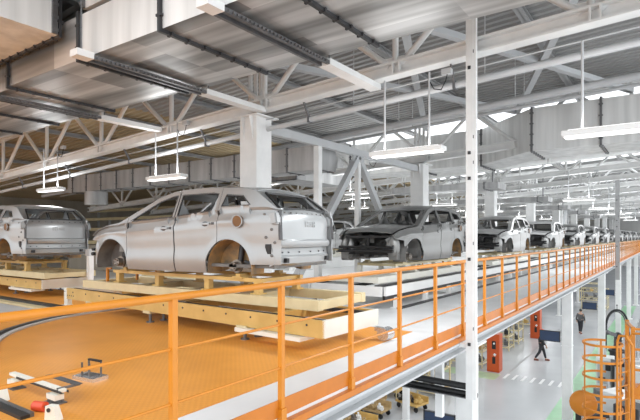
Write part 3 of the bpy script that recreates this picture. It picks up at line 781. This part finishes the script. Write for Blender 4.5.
# conveyor of the line
cv = empty('conveyor', (LX, 0, 0), 0, 'long white floor conveyor with black rails under the car line', 'conveyor')
Y0, Y1 = 9.7, 134
for s in (1, -1):
    MB().span((s * 1.02 - .03, Y0, .30), (s * 1.02 + .03, Y1, .50)).build('side_board', M['white'], cv)
    MB().span((s * .82 - .06, Y0, .48), (s * .82 + .06, Y1, .524)).build('running_rail', M['dark_steel'], cv)
    MB().span((s * 1.02 - .06, Y0, .20), (s * 1.02 + .0, Y1, .30)).build('cable_channel', M['black'], cv)
    MB().span((s * 1.2 - .05, Y0 + .3, .0), (s * 1.2 + .05, Y1, .035)).build('floor_track', M['dark_steel'], cv)  # dark base track with its shadow on the floor painted in
ft = MB().box((1.05, 0, .12), (.10, .14, .24)).box((1.05, 0, .01), (.2, .22, .02)); f0 = ft.build('foot', M['white'], cv); f0.location = (0, Y0 + .5, 0)
for i in range(1, 60):
    c = f0.copy(); COL.objects.link(c); c.parent = cv; c.location = (0, Y0 + .5 + i * 1.6, 0)
ft = MB().box((-1.05, 0, .12), (.10, .14, .24)); f0 = ft.build('foot', M['white'], cv); f0.location = (0, Y0 + .5, 0)
for i in range(1, 20):
    c = f0.copy(); COL.objects.link(c); c.parent = cv; c.location = (0, Y0 + .5 + i * 3.2, 0)
MB().span((-.95, Y0 - .03, .28), (.95, Y0 + .03, .50)).build('end_board', M['white'], cv)
cb = MB()
cv2 = empty('conveyor', (-15.2, 0, 0), 0, 'white floor conveyor of the rear line behind the columns', 'conveyor')
for s in (1, -1): MB().span((s * .9 - .1, 18, 0), (s * .9 + .1, 60, .522)).build('side_board', M['white'], cv2)

# turntable track in the orange floor
TC, TR = (-6.7, 6.1), 3.25
tk = empty('turntable_track', (TC[0], TC[1], .006), 0, 'curved black and grey turntable rail set in the orange floor', 'rail')
def arc(r0, r1, z0, z1, a0, a1, n=60):
    rows = []
    for k in range(n + 1):
        a = R(a0 + (a1 - a0) * k / n); ca, sa = math.cos(a), math.sin(a)
        rows.append([(r0 * ca, r0 * sa, z0), (r0 * ca, r0 * sa, z1), (r1 * ca, r1 * sa, z1), (r1 * ca, r1 * sa, z0)])
    return MB().grid(rows)
A0, A1 = 160, 254
arc(3.14, 3.22, 0, .03, A0, A1).build('inner_rail', M['beam_grey'], tk, True)
arc(3.22, 3.32, 0, .018, A0, A1).build('black_groove', M['black'], tk, True)
arc(3.32, 3.40, 0, .03, A0, A1).build('outer_rail', M['mid_steel'], tk, True)
tk2 = empty('floor_track', (0, 0, .006), 0, 'wooden edged straight floor track behind the curved rail at left', 'rail')
MB().span((-18, 5.35, 0), (-10.55, 5.55, .05)).build('timber_edge', M['cream'], tk2)
MB().span((-18, 5.55, 0), (-10.55, 5.72, .09)).build('rail', M['black'], tk2)
tag(MB().span((-17, 4.35, .006), (-10.75, 5.3, .03)).build('floor_plate', M['beam_grey']), 'flat grey steel floor plate at the left edge beside the curved rail', 'plate')

tk3 = empty('floor_track', (0, 0, .006), 0, 'short black rail piece at the bottom left corner beside the red roller', 'rail')
MB().span((-6.2, 2.05, 0), (-4.62, 2.13, .03)).build('rail', M['black'], tk3)
MB().span((-6.2, 2.13, 0), (-4.62, 2.165, .04)).build('edge', M['mid_steel'], tk3)
# white floor bracket between the two tables
wbk = empty('floor_stanchion', (-11.42, 6.1, .006), 0, 'white bolted floor stanchion between the two transfer tables', 'stanchion')
MB().box((0, 0, .2), (.16, .10, .40)).build('upright', M['cream_white'], wbk)
MB().box((.16, .05, .36), (.2, .12, .12)).build('head', M['cream_white'], wbk)
MB().box((0, 0, .01), (.26, .2, .02)).build('base_plate', M['cream_white'], wbk)
MB().tube((-.04, -.055, .33), (-.04, -.05, .33), .015, 8).tube((.2, -.02, .38), (.2, -.01, .38), .02, 8).build('bolts', M['dark_steel'], wbk)
wp = empty('white_post', (-10.62, 7.3, 0), 0, 'thin white upright post in front of the silver bonnet', 'post')
wp.location = (-12.85, 7.47, 0)
MB().box((0, 0, .54), (.13, .13, 1.08)).build('shaft', M['white'], wp); MB().box((0, 0, 1.17), (.17, .17, .18)).build('sensor_head', M['beam_grey'], wp); MB().box((0, 0, .01), (.26, .26, .02)).build('base_plate', M['white'], wp)

# small fittings on the orange floor
jg = empty('stop_jig', (-5.2, 2.48, .006), 0, 'white rail jig with a black strip lying on the orange floor', 'jig')
MB().box((-.05, 0, .13), (1.05, .06, .03)).build('rail', M['cream_white'], jg)
MB().box((.05, -.034, .12), (.9, .008, .02)).box((.05, .034, .12), (.9, .008, .02)).build('rail_edge', M['dark_steel'], jg)
MB().box((.17, .16, .15), (.58, .07, .008)).build('black_strip', M['rubber'], jg)
for x in (-.06, .42): MB().box((x, .08, .14), (.03, .22, .02)).build('strip_arm', M['mid_steel'], jg)
for x in (-.46, .36):
    f = MB().box((x, -.02, .065), (.16, .09, .05)).build('foot', M['cream_white'], jg)
    MB().tube((x - .06, -.05, 0), (x - .06, -.05, .09), .014, 8).tube((x + .06, .02, 0), (x + .06, .02, .09), .014, 8).box((x, -.02, .006), (.2, .13, .012)).build('bolt', M['mid_steel'], f)
pb = empty('pin_block', (-5.33, 3.10, .006), R(8), 'small steel plate with four upright pins on the orange floor', 'pin block')
MB().box((0, 0, .02), (.34, .20, .04)).build('base', M['chrome'], pb)
MB().box((0, 0, .045), (.16, .12, .01)).build('inset', M['mid_steel'], pb)
for x, y in ((-.06, -.06), (.06, -.06), (-.10, .06), (.10, .06)): MB().tube((x, y, .04), (x, y, .19), .011, 10).build('pin', M['mid_steel'], pb, True)
MB().box((.0, .06, .195), (.2, .03, .02)).build('bridge', M['black'], pb)
rc = empty('red_roller', (-4.72, 2.26, .006), R(20), 'small red plastic roller on the orange floor near the jig', 'roller')
MB().tube((-.06, 0, .045), (.06, 0, .045), .045, 18).build('drum', M['redcap'], rc, True)
MB().tube((-.08, 0, .045), (.08, 0, .045), .012, 8).build('axle', M['mid_steel'], rc)
for px, lab, loc, rz in ((0, 'pale angle bracket beside the red roller at the bottom edge', (-4.42, 2.24, .006), .3), (1, 'pale angle bracket at the left edge below the rail jig', (-5.36, 2.22, .006), .1)):
    b = empty('angle_bracket', loc, rz, lab, 'bracket')
    MB().prism([(-.06, -.05, 0), (.08, -.05, 0), (.03, -.05, .12), (-.05, -.05, .12)], (0, .07, 0)).build('body', M['cream_white'], b)
    MB().tube((-.01, -.06, .09), (-.01, -.045, .09), .018, 10).build('hole', M['dark_steel'], b)

# things behind the main car: low equipment on the deck
for i, (x, y, sx, sy, sz, m, lab) in enumerate([
    (-12.5, 10.2, 3.5, .5, .55, 'white', 'long white low guard behind the silver bonnet'),
    (-20, 13.5, 9, .8, 1.2, 'wall_dim', 'brown shelving block behind the left edge car'),
    (-10.5, 9.2, 1.6, .5, .35, 'dark_steel', 'dark low box behind the front wheel arch of the silver body')]):
    t = empty('equipment_box', (x, y, .0), 0, lab, 'equipment')
    MB().box((0, 0, sz / 2), (sx, sy, sz)).bevel(.02, 1).build('cabinet', M[m], t)
    MB().box((0, -sy / 2 - .01, sz * .7), (sx * .9, .02, sz * .2)).build('trim_strip', M['cream'], t)
# beige storage beams far left
for i in range(4):
    z = 1.2 + .75 * i
    t = empty('storage_beam', (-28, 15 + 2.2 * i, 0), 0, 'long beige storage beam behind the far left car, %s up from the deck' % ORD[i], 'beam', 'beige beams at far left')
    MB().span((-9, -.1, z), (12, .1, z + .18)).build('beam', M['cream'], t)
    for x in (-8, -3, 2, 7, 11.5): MB().span((x - .07, -.07, 0), (x + .07, .07, z)).build('upright', M['steel_grey'], t)

# ------------------------------------------------------------------ lower hall
def red_cabinet(x, y, lab):
    t = empty('red_cabinet', (x, y, ZL), 0, lab, 'cabinet', 'red cabinets under the deck')
    MB().box((0, 0, .99), (.64, .62, 1.98)).bevel(.015, 1).build('body', M['red'], t)
    dr = MB().box((0, -.32, 1.0), (.58, .02, 1.86)).build('door', M['red'], t)
    MB().box((.05, -.335, 1.42), (.2, .012, .42)).build('window', M['black'], dr)
    MB().box((.05, -.335, .62), (.16, .012, .36)).build('window', M['black'], dr)
    MB().box((.10, -.345, .92), (.12, .012, .12), Euler((0, .6, 0))).build('label_plate', M['white'], dr)
    MB().ball((.06, -.34, 1.5), .05, (1, .3, 1)).build('dial', M['white'], dr, True)
red_cabinet(-7.67, 26.95, 'red cabinet under the deck nearest the green floor patch')
red_cabinet(-7.8, 37.4, 'red cabinet further back under the deck behind the walking person')

def board(x, y, z, lab, w=.66, h=.36):
    t = empty('hanging_board', (x, y, z), 0, lab, 'sign board', 'navy boards fixed to the deck columns')
    MB().box((0, 0, 0), (w, .04, h)).build('panel', M['blue'], t)
    fr = MB()
    for s in (1, -1): fr.box((s * w / 2, 0, 0), (.025, .055, h + .025)).box((0, 0, s * h / 2), (w + .025, .055, .025))
    fr.build('frame', M['dark_steel'], t)
    MB().box((w / 2 + .03, .0, h * .3), (.10, .03, .04)).box((w / 2 + .03, .0, -h * .3), (.10, .03, .04)).build('bracket', M['beam_grey'], t)
board(-3.60, 19.5, -1.98, 'dark navy board on the lone column beside the walking person')
board(-3.54, 8.9, -1.90, 'dark navy board under the deck at the bottom centre', .60, .42)
board(-3.60, 30.1, -2.1, 'dark navy board on the column near the standing worker')
board(-3.60, 40.1, -2.3, 'small navy board farthest down the lower aisle')

# black pipes crossing under the deck edge to the slim pole
pb_ = empty('cable_tray', (0, 7.95, -.80), 0, 'pair of black pipes under the deck edge beside the slim pole', 'pipe')
MB().tube((-4.6, .0, .0), (-2.55, 0, -.02), .055, 12).tube((-4.6, .05, -.13), (-2.55, .05, -.15), .045, 12).build('pipes', M['black'], pb_, True)
MB().span((-4.3, -.06, -.2), (-2.6, .1, -.185)).build('tray', M['mid_steel'], pb_)
MB().box((-3.3, .03, .2), (.05, .05, .5)).build('hanger', M['beam_grey'], pb_)
hp = empty('hanger_post', (-3.3, 8.3, 0), 0, 'short white hanger post under the deck left of the slim pole', 'post')
MB().box((0, 0, -.85), (.13, .10, 1.34)).build('post', M['white'], hp); MB().box((0, 0, -.2), (.2, .2, .03)).build('plate', M['white'], hp)

def rack(x, y, lab, seed, w=1.5, dd=1.0, h=1.5, m='cream'):
    rr = random.Random(seed)
    t = empty('parts_rack', (x, y, ZL), 0, lab, 'rack', 'wire part racks under the deck')
    for sx in (-1, 1):
        for sy in (-1, 1): MB().box((sx * w / 2, sy * dd / 2, h / 2), (.06, .06, h)).build('upright', M[m], t)
    for z in (.2, h * .55, h - .03):
        sh = MB()
        for sy in (-1, 1): sh.box((0, sy * dd / 2, z), (w, .05, .06))
        for sx in (-1, 1): sh.box((sx * w / 2, 0, z), (.05, dd, .06))
        for k in range(5): sh.box((-w / 2 + w * (k + .5) / 5, 0, z), (.04, dd, .03))
        sh.build('shelf', M[m], t)
    mats = ['dark_steel', 'wood', 'hub', 'mid_steel', 'rubber', 'yellow']
    words = {'dark_steel': 'dark steel', 'wood': 'tan', 'hub': 'brown metal', 'mid_steel': 'grey metal', 'rubber': 'black', 'yellow': 'yellow'}
    lev = {0: 'bottom', 1: 'middle'}
    for zi, z in ((0, .23), (1, h * .55 + .03)):
        for k in range(3):
            mm = mats[rr.randrange(6)]
            o = MB().box((0, 0, .12), (.28, .4, .24)).tube((-.1, 0, .24), (-.1, 0, .36), .08, 12).tube((.1, -.25, .12), (.1, .25, .12), .07, 10).bevel(.008, 1).build('engine_part', M[mm], None, True)
            o.location = (x - w / 2 + w * (k + .5) / 3, y + rr.uniform(-.15, .15), ZL + z)
            tag(o, '%s part, %s of %s shelf, %s' % (words[mm], ['left', 'mid', 'right'][k], lev[zi], lab.replace('wire ', '').replace(' the ', ' ').replace('wire ', '').replace('behind loaded dollies', 'behind dollies').replace('tall cream rack at bottom centre left of navy board', 'tall cream rack by navy board')), 'part', 'parts stored on the racks')
racks = [(-9.2, 27.6, 'wire rack beside the near red cabinet'), (-9.1, 32.6, 'wire rack between the two red cabinets'), (-10.9, 31.6, 'wire rack deep under the deck'), (-9.1, 35, 'wire rack beside the far red cabinet'),
         (-9.5, 42, 'wire rack behind the far red cabinet'), (-10.5, 47, 'wire rack furthest along the aisle'), (-11.6, 28.2, 'wire rack left of the near red cabinet')]
for i, (x, y, lab) in enumerate(racks): rack(x, y, lab, i, 1.7, 1.2, 1.6)
racks2 = [(-8.75, 21.3, 'tall cream rack at bottom centre left of the navy board'), (-10.4, 23.6, 'tall cream rack behind the loaded dollies')]
for i, (x, y, lab) in enumerate(racks2): rack(x, y, lab, 50 + i, 1.2, .8, 2.3)
for i, y in enumerate((56, 62)):
    rack(-6.2 - i, y, 'wire rack far down the aisle, %s' % ORD[i], 30 + i, 2.2, 1.4, 2.0)

# dollies with castings, seen through the gap under the deck edge at bottom centre
rr = random.Random(11)
cols = [('wood', 'tan'), ('yellow', 'yellow'), ('dark_steel', 'black'), ('redcap', 'red'), ('white', 'white'), ('black', 'black'), ('hub', 'brown')]
zone = [(-10.9, 15.2), (-9.4, 15.9), (-12.3, 15.8), (-10.6, 16.7), (-9.7, 17.55), (-11.9, 17.4), (-10.3, 18.4), (-8.8, 19.1), (-11.6, 19.2), (-10.4, 20.2), (-12.0, 21.0), (-10.9, 22.0)]
for i, (x, y) in enumerate(zone):
    t = empty('parts_dolly', (x, y, ZL), R(rr.uniform(-15, 15)), 'yellow wheeled dolly loaded with castings at bottom centre, %s from the front' % ORD[i], 'dolly', 'dollies under the deck')
    MB().box((0, 0, .28), (1.1, .8, .08)).box((0, .38, .42), (1.1, .04, .2)).build('platform', M['yellow'] if i % 2 else M['wood'], t)
    for sx in (-1, 1):
        for sy in (-1, 1):
            MB().tube((sx * .45, sy * .3 - .02, .10), (sx * .45, sy * .3 + .02, .10), .10, 14).box((sx * .45, sy * .3, .2), (.06, .08, .1)).build('wheel', M['black'], t, True)
    MB().tube((-.53, -.36, .3), (-.53, -.36, .95), .025, 8).tube((-.53, .36, .3), (-.53, .36, .95), .025, 8).tube((-.53, -.36, .95), (-.53, .36, .95), .025, 8).build('handle', M['cream'], t, True)
    for k in range(6):
        mm, word = cols[rr.randrange(7)]
        sz = rr.uniform(.7, 1.2)
        o = MB().tube((-.16 * sz, 0, .08 * sz), (.16 * sz, 0, .08 * sz), .08 * sz, 12).box((0, 0, .09 * sz), (.14 * sz, .22 * sz, .12 * sz)).tube((.05 * sz, 0, .1 * sz), (.05 * sz, 0, .26 * sz), .05 * sz, 10).build('casting', M[mm], None, True)
        o.location = (x + (-.36 + .24 * (k % 4)) + rr.uniform(-.03, .03), y + (-.2 if k < 4 else .15), ZL + .32)
        o.rotation_euler = (0, 0, rr.uniform(0, 3))
        tag(o, '%s casting on the %s dolly at bottom centre, %s loaded' % (word, ORD[i], ORD[k]), 'casting', 'castings on the dollies')

# ladder with orange safety cage
lc = empty('caged_ladder', (-1.27, 12.75, ZL), R(-25), 'orange safety cage of a ladder at the bottom right', 'ladder')
rc_, top = .40, 4.72
hz = [top - .36 * k for k in range(9)]
for z in hz:
    hp_ = MB()
    for k in range(22):
        a0, a1 = R(-250 + 320 * k / 22) , R(-250 + 320 * (k + 1) / 22)
        hp_.bar((rc_ * math.cos(a0), rc_ * math.sin(a0), z), (rc_ * math.cos(a1), rc_ * math.sin(a1), z), .012, .05)
    hp_.build('hoop', M['orange'], lc)
for k in range(6):
    a = R(-235 + 58 * k); MB().bar((rc_ * math.cos(a), rc_ * math.sin(a), hz[-1]), (rc_ * math.cos(a), rc_ * math.sin(a), top + .02), .04, .014, (math.cos(a), math.sin(a), 0)).build('cage_strap', M['orange'], lc)
for s in (0, 1):
    MB().path([(.40, .32 - s * .45, 0), (.40, .32 - s * .45, top + .12), (.46, .34 - s * .5, top + .26), (.62, .36 - s * .54, top + .28), (.74, .36 - s * .54, top + .1), (.74, .36 - s * .54, top - 1.2)], .025, 8).build('side_rail', M['orange'], lc, True)
for k in range(15): MB().tube((.40, -.13, .25 + .3 * k), (.40, .32, .25 + .3 * k), .013, 8).build('rung', M['orange'], lc, True)
dg = empty('dish_guard', (-1.72, 13.3, ZL), 0, 'round orange dish guard beside the ladder cage', 'guard')
MB().ball((0, 0, 3.14), .31, (1, .35, 1.0)).build('dish', M['orange'], dg, True)
MB().tube((0, .05, 0), (0, .05, 2.9), .05, 10).build('stand', M['beam_grey'], dg, True); MB().box((0, 0.05, .02), (.4, .4, .04)).build('base_plate', M['beam_grey'], dg)
tb = empty('machine_bench', (-1.55, 11.4, ZL), 0, 'pale grey machine top below the orange dish', 'machine')
MB().box((0, 0, 1.1), (.9, .6, 2.2)).bevel(.02, 1).build('cabinet', M['beam_grey'], tb)
MB().box((0, 0, 2.23), (1.0, .7, .06)).build('top', M['white'], tb)
pt = empty('orange_platform', (-.55, 13.6, ZL), R(10), 'orange access platform frame at the right edge', 'platform')
for x, y in ((-.25, -.5), (-.25, .5), (.55, -.5), (.55, .5)): MB().box((x, y, 2.55), (.08, .08, 5.1)).build('upright', M['orange'], pt)
for z in (5.05, 4.6, 4.15): MB().box((-.25, 0, z), (.06, 1.0, .06)).box((.15, -.5, z), (.8, .05, .05)).build('guard_rail', M['orange'], pt)
MB().box((.15, 0, 3.55), (.9, 1.1, .08)).box((-.25, 0, 3.65), (.02, 1.1, .25)).box((.15, -.52, 3.65), (.9, .02, .22)).build('deck', M['orange'], pt)
MB().bar((-.25, -.5, 3.6), (.55, -.5, 4.9), .05, .05).build('brace', M['orange'], pt)

# robot with arched black dress pack
rb_ = empty('handling_robot', (-2.42, 31.2, ZL), R(20), 'black handling robot with an arched cable pack behind the orange cage', 'robot')
MB().tube((0, 0, 0), (0, 0, .9), .35, 20).tube((0, 0, .9), (0, 0, 1.0), .42, 20).build('pedestal', M['dark_steel'], rb_, True)
MB().bar((0, 0, .95), (.05, 0, 1.75), .3, .26).ball((0, 0, 1.0), .26).ball((.05, 0, 1.75), .2).build('lower_arm', M['dark_steel'], rb_, True)
MB().bar((.05, 0, 1.75), (-.5, -.2, 1.95), .2, .2).ball((-.5, -.2, 1.95), .13).build('forearm', M['mid_steel'], rb_, True)
MB().path([(-.55 * math.cos(R(180 * k / 14)), 0, 2.0 + 1.15 * math.sin(R(180 * k / 14)) ** .8) for k in range(15)], .055, 8).build('cable_arch', M['black'], rb_, True)
MB().path([(-.48 * math.cos(R(180 * k / 14)), .1, 2.0 + 1.05 * math.sin(R(180 * k / 14)) ** .8) for k in range(15)], .03, 8).build('cable_arch', M['rubber'], rb_, True)
MB().tube((.55, 0, 0), (.55, 0, 2.0), .07, 10).tube((-.55, 0, .9), (-.55, 0, 2.0), .06, 10).build('cable_mast', M['dark_steel'], rb_, True)
MB().tube((0, 0, 3.1), (0, 0, 3.4), .02, 6).ball((0, 0, 3.4), .05).build('antenna', M['mid_steel'], rb_, True)
for i, (x, y, z, sx, sz, m, lab) in enumerate([(-2.55, 26.8, ZL, .7, 1.5, 'white', 'white control cabinet left of the black robot'), (-1.75, 25.6, ZL, .9, 1.6, 'dark_steel', 'black machine block behind the orange cage'), (-1.15, 24.5, ZL, .8, 2.0, 'beam_grey', 'grey control cabinet behind the orange cage'),
                                               (-2.0, 22.0, ZL, .8, 1.2, 'mid_steel', 'low steel fixture block behind the orange cage'), (-.6, 22.5, ZL, .9, 2.2, 'white', 'white cabinet near the right edge behind the platform'), (-2.1, 18.2, ZL, .7, 1.5, 'black', 'black low machine just beyond the orange dish'), (-1.5, 19.5, ZL, .8, 1.9, 'white', 'white machine seen through the ladder cage'), (-1.0, 17.5, ZL, .7, 2.1, 'dark_steel', 'black machine seen between cage and platform')]):
    t = empty('machine_cabinet', (x, y, z), R(10 * i), lab, 'machine')
    MB().box((0, 0, sz / 2), (sx, .7, sz)).bevel(.02, 1).build('body', M[m], t)
    MB().box((0, -.36, sz * .55), (sx * .8, .02, sz * .7)).build('door', M['beam_grey' if m != 'beam_grey' else 'white'], t)
    MB().box((sx * .2, -.375, sz * .7), (sx * .3, .02, sz * .18)).box((-.1, -.375, sz * .35), (sx * .4, .02, sz * .1)).build('panel', M['black'], t)
    MB().tube((0, 0, sz), (0, 0, sz + .35), .05, 10).build('beacon_mast', M['beam_grey'], t, True)
def fence(x, y0, y1, lab):
    t = empty('mesh_fence', (x, y0, ZL), 0, lab, 'fence', 'grey wire mesh fences')
    L = y1 - y0; n = max(1, round(L / 1.5))
    for k in range(n + 1): MB().box((0, L * k / n, 1.15), (.06, .06, 2.3)).build('post', M['steel_grey'], t)
    for k in range(n):
        w = MB(); a, b = L * k / n + .05, L * (k + 1) / n - .05
        for j in range(18): w.bar((0, a + (b - a) * j / 17, .15), (0, a + (b - a) * j / 17, 2.25), .012)
        for z in (.15, .68, 1.2, 1.72, 2.25): w.bar((0, a, z), (0, b, z), .02)
        w.build('mesh_panel', M['steel_grey'], t)
fence(-1.55, 31.5, 42, 'grey wire mesh fence behind the robot at right')
fence(-.2, 24, 31.5, 'grey wire mesh fence at the right edge')

# ------------------------------------------------------------------ people
def skin_mesh(name, joints, edges, m, parent, root=0, sub=2):
    me = bpy.data.meshes.new(name); me.from_pydata([j[0] for j in joints], edges, [])
    o = bpy.data.objects.new(name, me); COL.objects.link(o); o.parent = parent
    md = o.modifiers.new('skin', 'SKIN'); md.use_smooth_shade = True
    for i, j in enumerate(joints):
        v = me.skin_vertices[0].data[i]
        v.radius = (j[1], j[2] if len(j) > 2 else j[1]); v.use_root = (i == root)
    sb = o.modifiers.new('sub', 'SUBSURF'); sb.levels = 1; sb.render_levels = sub
    me.materials.append(m); return o
def person(loc, rz, lab, stride, jacket, trouser, hat):
    t = empty('person', loc, rz, lab, 'person')
    # facing +X ; left is +Y
    s = stride
    hip = Vector((0, 0, .93))
    J = []; E = []
    def add(p, r, r2=None, par=None):
        J.append((p, r, r2 or r)); i = len(J) - 1
        if par is not None: E.append((par, i))
        return i
    pv = add((0, 0, .95), .12, .15)
    ab = add((.01, 0, 1.12), .105, .14, pv); chst = add((.02, 0, 1.34), .12, .165, ab); nk = add((.03, 0, 1.50), .055, .055, chst)
    hd0 = add((.05, 0, 1.58), .075, .07, nk); hd = add((.06, 0, 1.67), .10, .085, hd0); hd2 = add((.05, 0, 1.75), .07, .065, hd)
    tips = {}
    legs = {}
    for sd, ph in ((1, s), (-1, -s)):
        hp2 = add((0, sd * .10, .90), .095, .095, pv)
        kn = add((ph * .20 + .03, sd * .10, .50), .062, .062, hp2)
        back = ph < 0
        an = add((ph * .40 - (.10 if back else 0), sd * .10, .12 if back else .09), .042, .042, kn)
        to = add((an and J[an][0][0] + .15, sd * .11, .035 if not back else .03), .035, .045, an)
        legs[sd] = (hp2, kn, an, to)
        sh = add((.02, sd * .19, 1.42), .068, .068, chst)
        el = add((-ph * .12 - .02, sd * .25, 1.15), .048, .048, sh)
        wr = add((-ph * .24 + .07, sd * .25, .92), .032, .032, el)
        pa = add((-ph * .26 + .09, sd * .245, .85), .03, .022, wr)
        for k in range(4):
            f1 = add((-ph * .27 + .115 - .016 * 0, sd * .24 , .80) if False else (-ph * .27 + .07 + .022 * k, sd * .245, .795 - (.006 if k in (1, 2) else 0)), .0095, .0095, pa)
            add((-ph * .27 + .075 + .02 * k, sd * .232, .755 - (.01 if k in (1, 2) else 0)), .008, .008, f1)
        th = add((-ph * .26 + .135, sd * .225, .83), .010, .010, wr); add((-ph * .26 + .15, sd * .215, .795), .009, .009, th)
    skin_mesh('body', J, E, M['skin'], t, pv)
    # jacket
    K = [((0, 0, .88), .135, .175), ((.01, 0, 1.1), .13, .165), ((.02, 0, 1.34), .14, .185), ((.03, 0, 1.47), .075, .085)]
    KE = [(0, 1), (1, 2), (2, 3)]
    for sd, ph in ((1, s), (-1, -s)):
        b = len(K); K += [((.02, sd * .19, 1.41), .085, .085), ((-ph * .12 - .02, sd * .25, 1.15), .066, .066), ((-ph * .22 + .055, sd * .25, .95), .052, .052)]
        KE += [(2, b), (b, b + 1), (b + 1, b + 2)]
    skin_mesh('jacket', K, KE, jacket, t, 1)
    K = [((0, 0, .95), .125, .16)]; KE = []
    for sd in (1, -1):
        h, kk, a, to = legs[sd]; b = len(K)
        p0, p1, p2 = (Vector(J[q][0]) for q in (h, kk, a))
        K += [(p0, .11, .105), (p1, .08, .08), (p2 + (p1 - p2) * .06, .062, .062)]; KE += [(0, b), (b, b + 1), (b + 1, b + 2)]
    skin_mesh('trousers', K, KE, trouser, t, 0)
    for sd in (1, -1):
        a, to = Vector(J[legs[sd][2]][0]), Vector(J[legs[sd][3]][0])
        mb = MB().ball((a + to) / 2 + Vector((.0, 0, -.01)), .06, (2.2, .85, .85)).box(((a.x + to.x) / 2, a.y, .012), (.27, .09, .024))
        mb.build('shoe', M['shoe'], t, True)
    # face and hair or cap
    MB().ball((.158, 0, 1.655), .016, (1, .8, 1.3)).build('nose', M['skin'], t, True)
    for sd in (1, -1):
        MB().ball((.138, sd * .033, 1.685), .010).build('eye', M['black'], t, True)
        MB().ball((.05, sd * .092, 1.665), .022, (.7, .4, 1.3)).build('ear', M['skin'], t, True)
    MB().box((.142, 0, 1.605), (.01, .045, .008)).build('mouth', M['redcap'], t)
    if hat:
        MB().ball((.045, 0, 1.735), .115, (1.05, .95, .7)).ball((.13, 0, 1.715), .08, (1.1, .95, .12)).build('cap', M['redcap'], t, True)
    else:
        MB().ball((.035, 0, 1.705), .112, (1.0, .95, .95)).build('hair', M['hair'], t, True)
    return t
person((-6.12, 30.7, ZL), R(15), 'person in dark work clothes and red cap walking right in the lower aisle', .62, M['jacket_dark'], M['trouser'], True)
person((-5.48, 40.9, ZL), R(80), 'person in grey jacket with dark hair walking away down the lower aisle', .35, M['jacket_grey'], M['trouser'], False)

# ------------------------------------------------------------------ world and view
w = bpy.data.worlds.new('sky'); SC.world = w; w.use_nodes = True
bg = w.node_tree.nodes['Background']; bg.inputs['Color'].default_value = (.93, .97, 1, 1); bg.inputs['Strength'].default_value = 2.1
SC.view_settings.view_transform = 'Standard'; SC.view_settings.look = 'None'; SC.view_settings.gamma = 1
SC.view_settings.use_curve_mapping = False
SC.view_settings.exposure = .08
